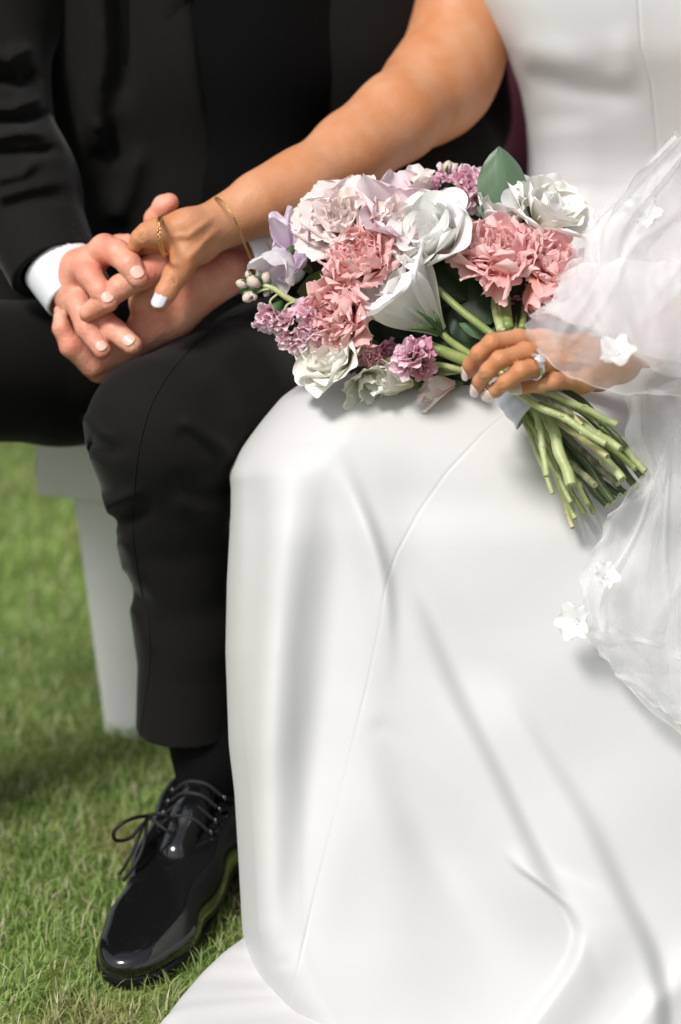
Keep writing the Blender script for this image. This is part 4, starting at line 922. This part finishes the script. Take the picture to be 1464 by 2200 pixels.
# --- stock: florets on spikes
def floret(x, y, Y, ang, tow, S, seed, m=None, name='floret', n=7):
    m = m or P_stock
    return flower(name, p2(x, y, Y), dirv(ang, tow), [dict(n=n, m=m, L=.0135, W=.0125, th0=.7, th1=1.35, cup=.7, base=.25, ruf=.0012, rfreq=3, r=.001, nu=9, nv=8), dict(n=n-2, m=m, L=.011, W=.009, th0=.2, th1=.6, cup=.8, base=.25, ruf=.0012, rfreq=3, r=.001, nu=9, nv=8)], None, S*1.25, seed)
for i, (x, y, Y, a, t, S) in enumerate([(205, 690, -.045, 230, 40, 1.05), (180, 715, -.042, 260, 20, .95), (225, 725, -.048, 290, 40, .8), (265, 740, -.05, 140, 50, .85), (290, 790, -.05, 240, 50, 1.0), (262, 775, -.048, 190, 40, .8),
        (345, 700, -.05, 120, 45, .95), (370, 735, -.055, 200, 50, 1.1), (330, 810, -.05, 250, 35, 1.05), (385, 780, -.055, 270, 45, 1.0), (405, 740, -.05, 320, 40, .9), (345, 770, -.055, 230, 50, .9)]):
    floret(x, y, Y, a, t, S, 100+i)
for i, (x, y, Y, a, t, S) in enumerate([(x_, y_+40, Y_, a__, t_, S__*1.1) for x_, y_, Y_, a__, t_, S__ in [(870, 165, .05, 150, 40, 1.0), (905, 135, .05, 80, 45, 1.0), (930, 190, .04, 250, 50, 1.2), (975, 160, .045, 60, 50, 1.25), (1010, 185, .045, 330, 40, 1.1), (1000, 130, .05, 60, 35, .9), (860, 200, .045, 200, 40, 1.0), (965, 200, .045, 270, 45, .9),
        (1030, 185, .05, 10, 35, .8), (845, 230, .04, 200, 30, .9)]]):
    floret(x, y, Y, a, t, S, 130+i)
for i, (x, y, Y, a, t, S) in enumerate([(765, 885, -.105, 130, 60, 1.15), (785, 860, -.105, 60, 45, .95), (740, 905, -.103, 210, 45, .95), (790, 905, -.105, 310, 50, .95), (755, 865, -.105, 120, 40, .8)]):
    floret(x, y, Y, a, t, S, 150+i, P_mag if i % 2 else P_stock)
for i, (x, y, Y, a, t, S) in enumerate([(1380, 545, -.02, 60, 45, 1.1), (1395, 580, -.02, 320, 45, 1.1), (1370, 590, -.02, 240, 45, 1.0), (610, 845, -.07, 300, 40, 1.1), (640, 850, -.07, 350, 40, .9), (1150, 640, -.03, 300, 30, .8)]):
    floret(x, y, Y, a, t, S, 160+i, P_mag)
def bud(x, y, Y, a, L, w_, seed):
    c = p2(x, y, Y); d = dirv(a, 25); q = [c-d*L*.5, c-d*L*.3, c, c+d*L*.3, c+d*L*.5]
    o = obj('bud', *tube(q, [w_*.35, w_*.8, w_, w_*.75, w_*.2], 9, sub=9), M_bud, bouquet)
    for k in range(3):
        s_ = np.cross(d, [0, 0, 1.]); s_ /= np.linalg.norm(s_); t_ = np.cross(s_, d); an = k*2.1+seed
        off = (s_*math.cos(an)+t_*math.sin(an))
        V, F = tube([c-d*L*.5+off*w_*.4, c-d*L*.1+off*w_*1.0, c+d*L*.25+off*w_*.85], [w_*.25, w_*.35, w_*.05], 6, sub=8); obj('sepal', V, F, M_sepal, o)
for i, b_ in enumerate([(75, 583, -.03, 160, .012, .0048), (102, 545, -.03, 110, .008, .0036), (122, 575, -.035, 150, .014, .0066), (100, 635, -.035, 220, .012, .0052), (120, 630, -.035, 300, .010, .0045), (170, 560, -.03, 70, .013, .0055), (175, 620, -.03, 230, .008, .0032), (140, 600, -.032, 200, .009, .004), (905, 110, .05, 80, .012, .005), (930, 115, .05, 60, .010, .0045), (742, 190, .03, 160, .014, .005)]):
    bud(*b_, i)
V, F = join([tube([p2(130, 580, -.03), p2(200, 600, -.035), p2(280, 650, -.04), p2(400, 690, -.04), p2(560, 740, -.03)], [.0016, .0026, .003, .0032, .0032], 9, sub=30),
    tube([p2(230, 615, -.037), p2(190, 650, -.04), p2(200, 680, -.045)], .0011, 6, sub=10), tube([p2(290, 655, -.042), p2(260, 665, -.045), p2(245, 690, -.05)], .0011, 6, sub=10),
    tube([p2(300, 655, -.042), p2(340, 670, -.045), p2(360, 710, -.05)], .0011, 6, sub=10), tube([p2(200, 600, -.035), p2(150, 610, -.035), p2(110, 630, -.035)], .0012, 6, sub=10), tube([p2(170, 590, -.033), p2(120, 590, -.03), p2(85, 583, -.03)], .0010, 6, sub=10)])
obj('flower_stem', V, F, M_stemA, bouquet)
# --- leaves
def leaf(base, tip, W, m, facing=(0, -.9, .4), bend=.15, fold=.35, seed=0, par=None):
    a = p2(*base); b = p2(*tip); L = np.linalg.norm(b-a)
    v, uv, f = petal(L, W*2, -.0, 0., cup=.01, base=.12, peak=.42, point=1, ruf=L*.008, rfreq=2, seed=seed, nu=13, nv=19)
    # outline rounded to the tip, folded along the midrib, arched
    u_ = uv[:, 0]*2-1; t = uv[:, 1]
    wp = np.sin(np.pi*np.clip(t, 0, 1)**.8)**.72*np.where(t > .55, 1, 1); v[:, 1] = W*u_*np.maximum(wp, .05)*.98
    v[:, 2] = L*t; v[:, 0] = -fold*np.abs(u_)*W*wp+bend*L*(4*t*(1-t))*.5+.0012*np.exp(-(u_/.09)**2)*-1+.0006*np.sin(18*t+8*np.abs(u_))*np.abs(u_)
    z = (b-a)/L; x = np.array(facing, float); x = x-z*x.dot(z); x /= np.linalg.norm(x); y = np.cross(z, x)
    W_ = a+v[:, :1]*x+v[:, 1:2]*y+v[:, 2:]*z
    o = obj('leaf', W_, f, m, bouquet, uv=uv)
    return o
leaf((1140, 300, .0), (1112, 28, .02), .024, M_leafs, (.2, -.9, .3), seed=1)['label'] = 'large sage green leaf standing up'
leaf((395, 395, .02), (262, 272, .035), .016, M_leafs, (.3, -.8, .5), seed=2)
leaf((440, 585, -.02), (298, 612, -.01), .018, M_leafo, (.0, -.8, .6), seed=3)['label'] = 'olive green leaf'
leaf((290, 460, .01), (215, 415, .02), .008, M_leafs, seed=4)
leaf((730, 235, .03), (635, 182, .04), .010, M_leafo, seed=5)
leaf((1110, 340, .0), (1022, 268, .01), .006, M_leafs, (.5, -.8, .3), seed=6)
leaf((1240, 345, .0), (1290, 275, .0), .014, M_leafd, seed=7); leaf((1245, 350, -.005), (1325, 330, .0), .012, M_leafs, seed=8)
leaf((985, 645, -.045), (812, 455, -.02), .022, M_leafd, (.35, -.8, .5), seed=9)
leaf((1075, 745, -.06), (985, 510, -.02), .022, M_leafd, (.1, -.9, .4), seed=10)
leaf((1010, 800, -.055), (870, 660, -.03), .024, M_leafd, (.4, -.8, .4), seed=11)
leaf((1030, 830, -.06), (930, 640, -.035), .018, M_leafd, (.3, -.8, .4), seed=12)
leaf((1060, 780, -.05), (950, 590, -.01), .020, M_leafd, (.2, -.9, .2), seed=13)
leaf((1010, 905, -.07), (800, 880, -.07), .014, M_leafd, (.0, -.7, .7), seed=14)
leaf((1020, 880, -.075), (830, 780, -.05), .016, M_leafd, (.2, -.7, .7), seed=15)
leaf((1000, 930, -.06), (820, 1010, -.05), .016, M_leafd, (.0, -.9, .4), seed=16)
leaf((1140, 745, -.045), (1210, 560, -.02), .010, M_leafd, (-.3, -.9, .2), seed=17)
leaf((1120, 760, -.04), (1100, 560, -.0), .018, M_leafd, (.0, -.9, .2), seed=18)
leaf((1230, 720, -.035), (1290, 640, -.02), .012, M_leafs, (-.2, -.9, .2), seed=19)
leaf((1070, 800, -.075), (950, 740, -.07), .006, M_leafs, (.2, -.8, .4), seed=20)
leaf((1180, 740, -.03), (1160, 540, .01), .016, M_leafd, (.0, -.9, .2), seed=21)
leaf((930, 800, -.03), (700, 560, .0), .030, M_leafd, (.3, -.9, .2), seed=22)
leaf((1000, 700, -.01), (880, 440, .02), .030, M_leafd, (.3, -.9, .2), seed=23)
leaf((1190, 760, -.01), (1250, 500, .02), .030, M_leafd, (-.1, -.9, .2), seed=24)
leaf((840, 935, -.055), (615, 905, -.06), .018, M_leafo, (.1, -.9, .4), seed=31)
leaf((800, 840, -.03), (600, 640, -.01), .030, M_leafd, (.3, -.9, .2), seed=32)
leaf((640, 560, .02), (420, 330, .04), .030, M_leafd, (.3, -.9, .2), seed=33)
leaf((1000, 420, .02), (860, 230, .05), .030, M_leafd, (.3, -.9, .2), seed=34)
leaf((1110, 660, .02), (1085, 440, .05), .034, M_leafd, (.1, -.9, .2), seed=35)
leaf((1180, 680, .0), (1190, 470, .03), .034, M_leafd, (.1, -.9, .2), seed=36)
leaf((850, 960, -.04), (650, 850, -.02), .024, M_leafd, (.1, -.9, .2), seed=25)
# --- stems: from the flowers through the hand to the cut ends
def stem(P, r, m, seed, nodes=(), seg=12, cut=True, par=bouquet):
    r0 = np.random.RandomState(seed); n_ = 34; Q = catmull(P, n_); rad = np.full(n_, float(r)); s = np.linspace(0, 1, n_)
    for t in nodes: rad += r*.32*np.exp(-((s-t)/.014)**2)
    rad *= 1+.05*np.sin(s*25+seed)
    Q = Q+r*.12*np.stack([np.sin(s*20+seed), np.zeros(n_), np.cos(s*17+seed)], -1)
    V, F = tube(Q, rad, seg, caps=False); base = len(V)
    d = Q[-1]-Q[-2]; d /= np.linalg.norm(d); last = V[-seg:]; c = last.mean(0)
    rings = [c+(last-c)*.97+d*.0006, c+(last-c)*.80+d*.0007, c+(last-c)*.74-d*.0002, c+(last-c)*.35-d*.0002]
    V = np.vstack([V]+rings); mi = [0]*len(F)
    for k in range(4):
        o = base-seg+k*seg
        F += [(o+j, o+(j+1) % seg, o+seg+(j+1) % seg, o+seg+j) for j in range(seg)]; mi += [1 if k > 0 else 0]*seg
    F.append(tuple(range(len(V)-seg, len(V)))); mi.append(1); F.append(tuple(range(seg-1, -1, -1))); mi.append(0)
    o = obj('stem', V, F, [m, M_cut], par, mi=mi)
    for i, t in enumerate(nodes):        # a trimmed leaf stub at each node
        k = int(t*(n_-1)); sd = np.array([r0.uniform(-1, 1), -.5, r0.uniform(-1, 1)]); sd = sd-d*sd.dot(d); sd /= np.linalg.norm(sd)
        V, F = tube([Q[k]+sd*r*.8, Q[k]+sd*r*1.15+d*r*.3, Q[k]+sd*r*1.35+d*r*1.2], [r*.5, r*.35, r*.08], 6); obj('node', V, F, m, o)
    return o
zs = z3
ST = [((620, 530), (850, 630), (1065, 738), 22, M_stemA, -.185, -.205, (.55,)), ((500, 580), (740, 700), (995, 860), 22, M_stemA, -.188, -.225, (.5, .78)), ((545, 640), (595, 830), (628, 1062), 20, M_stemA, -.165, -.205, (.3, .62)),
      ((620, 670), (700, 880), (785, 1118), 35, M_stemA, -.160, -.215, (.35,)), ((480, 690), (570, 920), (668, 1168), 16, M_stemA, -.140, -.180, (.3,)), ((520, 720), (650, 980), (780, 1222), 16, M_stemA, -.145, -.190, (.4, .7)),
      ((600, 830), (730, 1120), (805, 1325), 20, M_stemA, -.150, -.185, (.6, .85)), ((640, 950), (740, 1230), (790, 1385), 15, M_stemE, -.145, -.180, (.7,)), ((690, 900), (820, 1100), (885, 1245), 18, M_stemA, -.145, -.190, (.6,)),
      ((650, 900), (780, 1150), (870, 1300), 16, M_stemB, -.135, -.175, (.7,)), ((700, 900), (860, 1160), (925, 1292), 16, M_stemB, -.13, -.170, ()), ((640, 800), (800, 1000), (932, 1115), 22, M_stemD, -.135, -.200, (.5,)),
      ((660, 700), (860, 950), (1045, 1220), 28, M_stemC, -.125, -.180, ()), ((700, 820), (870, 1080), (1010, 1245), 26, M_stemC, -.12, -.170, ()), ((700, 750), (900, 950), (1075, 1112), 20, M_stemD, -.135, -.195, (.6,)),
      ((740, 720), (930, 880), (1105, 1082), 26, M_stemA, -.155, -.215, (.45, .7)), ((720, 730), (870, 840), (1012, 938), 20, M_stemE, -.165, -.222, (.5,)), ((780, 680), (920, 780), (1092, 888), 24, M_stemA, -.17, -.218, (.6,)),
      ((900, 780), (1050, 900), (1185, 1012), 19, M_stemB, -.16, -.205, ()), ((820, 640), (1040, 790), (1243, 1030), 24, M_stemA, -.155, -.200, (.4, .65)), ((800, 700), (1050, 940), (1185, 1132), 26, M_stemC, -.13, -.190, ()),
      ((840, 650), (1050, 850), (1228, 1068), 24, M_stemC, -.135, -.190, ()), ((740, 520), (950, 690), (1130, 885), 20, M_stemC, -.15, -.190, (.6,)), ((560, 550), (680, 610), (785, 672), 18, M_stemD, -.185, -.20, (.5,)),
      ((760, 900), (950, 1080), (1085, 1178), 20, M_stemC, -.125, -.175, ()), ((860, 950), (1010, 1060), (1125, 1168), 18, M_stemC, -.13, -.18, ()), ((700, 560), (780, 660), (850, 740), 13, M_stemE, -.18, -.205, ())]
for i, (a, b, c, w_, m_, Ya, Yb, nd) in enumerate(ST):
    A = at(*zs(*a), Ya); B = at(*zs(*b), (Ya+Yb)/2); Cc_ = at(*zs(*c), Yb)
    rr = w_/2.928*ms(*zs(*b), Ya); s0 = at(1062+(i % 5)*6, 782+(i*7 % 5)*7, -.115-.010*(i % 3))
    stem([s0, A, B, Cc_], rr, m_, i, [.33+.66*t for t in nd])
# upper stems, flower to hand
US = [((862, 600, -.055), (960, 690, -.07), (1090, 790, -.10), .0036, M_stemB), ((800, 822, -.075), (890, 855, -.085), (1000, 900, -.11), .0052, M_stemB), ((880, 780, -.075), (920, 815, -.085), (1000, 870, -.105), .0034, M_stemB),
      ((820, 905, -.08), (900, 915, -.085), (1010, 935, -.11), .0034, M_stemA), ((1132, 575, -.03), (1138, 660, -.05), (1150, 760, -.09), .0050, M_stemB), ((1085, 610, -.03), (1100, 690, -.055), (1120, 770, -.09), .0042, M_stemA),
      ((1105, 620, -.032), (1115, 690, -.058), (1130, 770, -.09), .0026, M_stemE), ((1215, 590, -.02), (1215, 680, -.045), (1205, 760, -.09), .0034, M_stemB), ((580, 915, -.07), (680, 885, -.08), (790, 905, -.09), .0030, M_stemB),
      ((500, 925, -.04), (760, 930, -.07), (1010, 925, -.10), .003, M_stemC), ((1165, 280, .0), (1150, 290, .0), (1175, 350, -.02), .0022, M_stemA), ((840, 950, -.07), (920, 935, -.08), (1000, 920, -.10), .003, M_stemA),
      ((1170, 640, -.02), (1180, 700, -.04), (1180, 770, -.09), .003, M_stemC), ((940, 620, -.02), (1000, 700, -.04), (1080, 790, -.09), .003, M_stemC)]
for i, (a, b, c, r_, m_) in enumerate(US):
    V, F = tube([p2(*a), p2(*b), p2(*c)], [r_*.9, r_, r_], 10, sub=20); obj('flower_stem', V, F, m_, bouquet)
# ribbon round the binding point
rb = []
A = at(1112, 800, -.140); B = at(1166, 868, -.150); d = (B-A)/np.linalg.norm(B-A); ux = np.array([1, 0, 0.]); ux = ux-d*ux.dot(d); ux /= np.linalg.norm(ux); vx = np.cross(d, ux)
ns, nr = 60, 30; V = []
for i in range(nr):
    t = i/(nr-1)
    for k in range(ns):
        a = 2*math.pi*k/ns; rr = (.0250+.002*t)*(1+.018*math.sin(3*a+t*9)+.015*math.sin(7*a-5*t))+.0010*abs(math.sin(t*9.5+a*.5))
        V.append(A+(B-A)*(t*1.0-.0)+rr*(math.cos(a)*ux*1.15+math.sin(a)*vx*.82)+d*.004*math.sin(a*2+1)*t)
V = np.array(V); Vi = V.reshape(nr, ns, 3); ctr = Vi.mean(1, keepdims=True); Vin = ctr+(Vi-ctr)*.95
G = np.concatenate([Vi, Vin[::-1]], 0)
F = np.asarray(gridF(ns, 2*nr, True)).tolist()+[[(2*nr-1)*ns+k, (2*nr-1)*ns+(k+1) % ns, (k+1) % ns, k] for k in range(ns)]
obj('ribbon', G.reshape(-1, 3), F, M_ribbon, bouquet)
# ------------------------------------------------------------------ the veil
M_tulle = bpy.data.materials.new('tulle'); M_tulle.use_nodes = True
t = M_tulle.node_tree; N = t.nodes; L = t.links; N.remove(N['Principled BSDF'])
tp = N.new('ShaderNodeBsdfTransparent'); df = N.new('ShaderNodeBsdfDiffuse'); tl = N.new('ShaderNodeBsdfTranslucent'); df.inputs[0].default_value = tl.inputs[0].default_value = (.95, .94, .95, 1)
m1 = N.new('ShaderNodeMixShader'); m1.inputs[0].default_value = .45; L.new(df.outputs[0], m1.inputs[1]); L.new(tl.outputs[0], m1.inputs[2])
lw = N.new('ShaderNodeLayerWeight'); lw.inputs[0].default_value = .5
ad = N.new('ShaderNodeMath'); ad.operation = 'POWER'; ad.inputs[1].default_value = 1.6; L.new(lw.outputs['Facing'], ad.inputs[0])
mr = N.new('ShaderNodeMapRange'); mr.inputs['To Min'].default_value = .24; mr.inputs['To Max'].default_value = .80; L.new(ad.outputs[0], mr.inputs['Value'])   # threads close up where the net turns edge-on
m2 = N.new('ShaderNodeMixShader'); L.new(mr.outputs[0], m2.inputs[0]); L.new(tp.outputs[0], m2.inputs[1]); L.new(m1.outputs[0], m2.inputs[2]); L.new(m2.outputs[0], N['Material Output'].inputs[0])
M_applique = mat('applique_cloth', (.90, .90, .90), rough=.7, transl=.2)
t = M_applique.node_tree; mo = t.nodes['Material Output']; ms0 = t.nodes.new('ShaderNodeMixShader'); ms0.inputs[0].default_value = .6; tq = t.nodes.new('ShaderNodeBsdfTransparent')
src = mo.inputs[0].links[0].from_socket; t.links.new(tq.outputs[0], ms0.inputs[1]); t.links.new(src, ms0.inputs[2]); t.links.new(ms0.outputs[0], mo.inputs[0])
veil = empty('veil', at(1400, 700, -.08), 'sheer white tulle veil with small cloth flowers gathered over the forearm and skirt', 'veil')
def tulle(rows, seed, amp=.006, nf=3.0, nu=240, nv=110, hem=True, name='tulle_layer'):
    """rows: polylines of (px, py, Y) across the cloth; gathered folds run from row to row"""
    r = np.random.RandomState(seed); C_ = [catmull(np.array(q, float), nu) for q in rows]
    G = np.array(C_); out = np.empty((nv, nu, 3))
    for j in range(nu): out[:, j] = catmull(G[:, j], nv)
    U, Vv = np.meshgrid(np.linspace(0, 1, nu), np.linspace(0, 1, nv)); ph = r.uniform(0, 6.28, 8)
    w1 = U+.06*np.sin(3*Vv+ph[0])+.03*np.sin(7*Vv+ph[1])
    f = np.sin(2*np.pi*nf*w1+ph[2])
    h = amp*(f*.6*(.5+.5*np.sin(2.3*w1*5+ph[3]))+.5*np.sin(2*np.pi*nf*1.9*w1+ph[4]+2*Vv)+.12*np.sin(2*np.pi*nf*3.7*w1+ph[5]-3*Vv))
    cr = amp*.5*np.abs(np.sin(5*U+9*Vv+ph[6]))*np.abs(np.sin(7*U-6*Vv+ph[7]))
    h = h+cr
    for k in range(3):                        # pinched creases
        a_ = r.uniform(-1.2, 1.2); c_ = r.uniform(.1, .9); w_ = r.uniform(.014, .030)
        dd = (U-c_-a_*.35*(Vv-.5)-.03*np.sin(5*Vv+k)); h = h+amp*r.uniform(.6, 1.0)*np.exp(-(dd/w_)**2)*np.clip(np.sin(np.pi*np.clip(Vv*1.2-r.uniform(0, .3), 0, 1)), 0, 1)
    ed = np.exp(-(Vv/.06)**2)+np.exp(-((1-Vv)/.06)**2); es = np.exp(-(U/.05)**2)+np.exp(-((1-U)/.05)**2)
    out[..., 1] += 3*ed*(np.sin(21*U+ph[0])+.5*np.sin(47*U+ph[1])); out[..., 0] += 6*es*(np.sin(17*Vv+ph[2])+.5*np.sin(39*Vv+ph[3]))
    h = h+amp*.8*(ed*np.sin(26*U+ph[4])+es*np.sin(22*Vv+ph[5]))
    W = at(out[..., 0], out[..., 1], out[..., 2]-h)
    W[..., 0] += amp*.5*np.cos(2*np.pi*nf*w1+ph[2])*np.sin(np.pi*U)
    uv = np.stack([W[..., 0]+.6*W[..., 1], W[..., 2]-.5*W[..., 1]], -1)
    o = obj(name, W.reshape(-1, 3), gridF(nu, nv), M_tulle, veil, uv=uv.reshape(-1, 2))
    if hem:
        for row in (W[0], W[-1]) if hem == 2 else (W[-1],):
            obj('hem', *tube(row[::3], .00035, 5), M_applique, o)
    return o
# over the forearm and hand
tulle([[(1470, 285, .02), (1440, 292, .0), (1385, 345, -.02), (1300, 440, -.04), (1250, 500, -.05), (1222, 565, -.08)],
       [(1600, 400, .02), (1500, 420, .0), (1420, 470, -.03), (1340, 530, -.06), (1270, 590, -.09), (1228, 640, -.10)],
       [(1700, 560, .0), (1600, 600, -.02), (1480, 640, -.07), (1370, 650, -.12), (1260, 650, -.14), (1175, 660, -.15)],
       [(1760, 700, -.02), (1640, 730, -.05), (1500, 760, -.11), (1380, 740, -.17), (1250, 700, -.20), (1165, 672, -.20)]], 1, amp=.005, nf=2.4, hem=False)
tulle([[(1225, 575, -.10), (1300, 560, -.11), (1380, 560, -.11), (1470, 560, -.10), (1600, 540, -.08)],
       [(1170, 655, -.16), (1260, 640, -.17), (1360, 650, -.17), (1470, 670, -.16), (1600, 680, -.14)],
       [(1130, 692, -.20), (1215, 730, -.225), (1330, 760, -.235), (1460, 780, -.22), (1600, 780, -.18)],
       [(1150, 750, -.22), (1210, 800, -.235), (1310, 838, -.245), (1440, 850, -.235), (1600, 850, -.2)]], 2, amp=.004, nf=2.4)
tulle([[(1222, 560, -.08), (1290, 545, -.07), (1370, 520, -.06), (1470, 470, -.04), (1600, 420, 0)],
       [(1180, 648, -.15), (1280, 640, -.13), (1380, 650, -.11), (1480, 640, -.09), (1620, 600, -.05)],
       [(1165, 665, -.17), (1280, 720, -.20), (1380, 760, -.19), (1480, 780, -.16), (1640, 760, -.1)]], 3, amp=.004, nf=1.8, hem=False)
tulle([[(1450, 290, -.02), (1500, 300, .0), (1600, 330, .03), (1760, 380, .08)],
       [(1330, 420, -.06), (1420, 440, -.04), (1560, 480, .0), (1760, 520, .06)],
       [(1250, 520, -.09), (1370, 540, -.08), (1520, 600, -.04), (1760, 640, .04)],
       [(1240, 610, -.13), (1360, 660, -.13), (1500, 720, -.10), (1760, 740, .0)],
       [(1290, 720, -.20), (1400, 790, -.19), (1540, 830, -.15), (1760, 840, -.04)]], 7, amp=.010, nf=2.6, hem=False)
# falling beside the stems to the skirt
tulle([[(1345, 850, -.20), (1400, 840, -.21), (1470, 830, -.20), (1600, 820, -.16), (1750, 800, -.1)],
       [(1345, 940, -.19), (1410, 930, -.205), (1500, 930, -.20), (1620, 930, -.17), (1760, 930, -.1)],
       [(1385, 1020, -.19), (1440, 1060, -.20), (1520, 1080, -.20), (1640, 1090, -.17), (1760, 1090, -.12)],
       [(1330, 1095, -.195), (1400, 1180, -.21), (1500, 1240, -.22), (1640, 1280, -.21), (1780, 1280, -.16)],
       [(1255, 1250, -.215), (1340, 1330, -.235), (1460, 1400, -.25), (1620, 1450, -.25), (1780, 1450, -.2)],
       [(1262, 1362, -.225), (1350, 1470, -.245), (1470, 1590, -.27), (1640, 1700, -.29), (1780, 1750, -.25)]], 4, amp=.008, nf=2.2)
tulle([[(1330, 1085, -.195), (1400, 1000, -.20), (1480, 900, -.19), (1600, 850, -.15)],
       [(1292, 1140, -.20), (1380, 1120, -.205), (1480, 1060, -.205), (1620, 1000, -.17)],
       [(1248, 1260, -.215), (1340, 1270, -.225), (1480, 1260, -.23), (1640, 1240, -.2)],
       [(1262, 1350, -.225), (1340, 1370, -.235), (1480, 1420, -.25), (1660, 1500, -.24)]], 5, amp=.007, nf=1.8)
tulle([[(1262, 1345, -.232), (1330, 1350, -.24), (1420, 1380, -.25), (1480, 1400, -.25), (1600, 1420, -.25)],
       [(1300, 1420, -.235), (1380, 1440, -.25), (1440, 1470, -.26), (1520, 1480, -.26), (1640, 1500, -.26)],
       [(1370, 1490, -.25), (1430, 1530, -.262), (1480, 1560, -.27), (1560, 1600, -.27), (1680, 1620, -.27)]], 6, amp=.006, nf=1.5)
def cloth_flower(px, py, Y, ang, tow, S, seed, n_=5):
    r = np.random.RandomState(seed); M0 = axis_M(at(px, py, Y), dirv(ang, tow), r.uniform(0, 6)); parts = []
    for k in range(n_):
        v, uv, f = petal(.018, .019, 1.05, 1.4, cup=.35, base=.35, ruf=.0016, rfreq=3, seed=seed*7+k, nu=9, nv=9)
        Mx = M0 @ Matrix.Rotation(k*2*math.pi/n_+r.uniform(-.2, .2), 4, 'Z') @ Matrix.Scale(S, 4)
        v = np.array([(Mx @ Vector(q))[:] for q in v]); parts.append((v, [tuple(x) for x in f]))
    V, F = join(parts); o = obj('cloth_flower', V, F, M_applique, veil)
    for k in range(4):
        c = at(px, py, Y)-FW*.004+np.array([math.cos(k*1.6), 0, math.sin(k*1.6)])*.0022
        V, F = tube([c-FW*-.0012, c, c-FW*.0012], [.0003, .0008, .0003], 6); obj('bead', V, F, M_metal, o)
cloth_flower(1378, 462, -.045, 90, 60, 1.15, 1); cloth_flower(1325, 760, -.245, 100, 60, 1.0, 2); cloth_flower(1240, 1335, -.235, 180, 55, 1.1, 3); cloth_flower(1300, 1240, -.24, 60, 60, .8, 4)
# ------------------------------------------------------------------ a guest standing behind, burgundy gown
M_burg = mat('burgundy_crepe', (.055, .0015, .014), rough=.65, spec=.3, sheen=.1, bump=.0004, bscale=400)
M_skin_g = mat('guest_skin', (.55, .33, .23), rough=.5, col2=(.48, .27, .18), vscale=20)
gx, gy = at(1110, 300, .80)[0]+.125, .86
guest = empty('person', (gx, gy, 0), 'person standing behind the couple in a deep burgundy gown', 'person')
rows = 60; ns = 90; V = []
for i in range(rows):
    t = i/(rows-1); z = .012+t*1.34
    rx = np.interp(z, [0, .3, .6, .9, 1.05, 1.2, 1.36], [.30, .24, .20, .19, .135, .16, .15]); ry = rx*np.interp(z, [0, .9, 1.36], [.9, .75, .7])
    for k in range(ns):
        a = 2*math.pi*k/ns; f = 1+.05*np.interp(z, [0, .9, 1.1], [1, .35, 0])*(math.sin(11*a+1.5*math.sin(3*z))+.5*math.sin(19*a))
        V.append((gx+rx*f*math.cos(a), gy+ry*f*math.sin(a), z))
obj('dress', V, gridF(ns, rows, True), M_burg, guest)
gb = Un(.02, wchain(.02, [(gx, gy, .95, .10), (gx, gy, 1.30, .11), (gx, gy, 1.40, .06), (gx, gy, 1.50, .05)]), wchain(.02, [(gx-.16, gy, 1.36, .05), (gx+.16, gy, 1.36, .05)]),
    Ell((gx, gy-.01, 1.60), (.075, .092, .115)), Ell((gx, gy-.1, 1.585), (.012, .018, .02)),
    *[wchain(.015, [(gx+s*.17, gy, 1.36, .046), (gx+s*.22, gy+.02, 1.08, .036), (gx+s*.20, gy-.06, .85, .026), (gx+s*.19, gy-.09, .78, .028), (gx+s*.18, gy-.10, .70, .014)]) for s in (-1, 1)],
    *[wchain(.015, [(gx+s*.08, gy, .9, .08), (gx+s*.08, gy, .5, .055), (gx+s*.08, gy, .09, .036), (gx+s*.08, gy-.14, .04, .028)]) for s in (-1, 1)])
V, F = surface(gb, .008); obj('body', V, F, M_skin_g, guest)
hb = Un(.02, Ell((gx, gy+.02, 1.63), (.088, .095, .11)), Ell((gx, gy+.075, 1.50), (.08, .045, .14)))
V, F = surface(Cut(hb, (gx, gy-.045, 1.6), (0, -1, -.25)), .008); obj('hair', V, F, mat('dark_hair', (.03, .018, .012), rough=.4, bump=.001, bscale=120), guest)
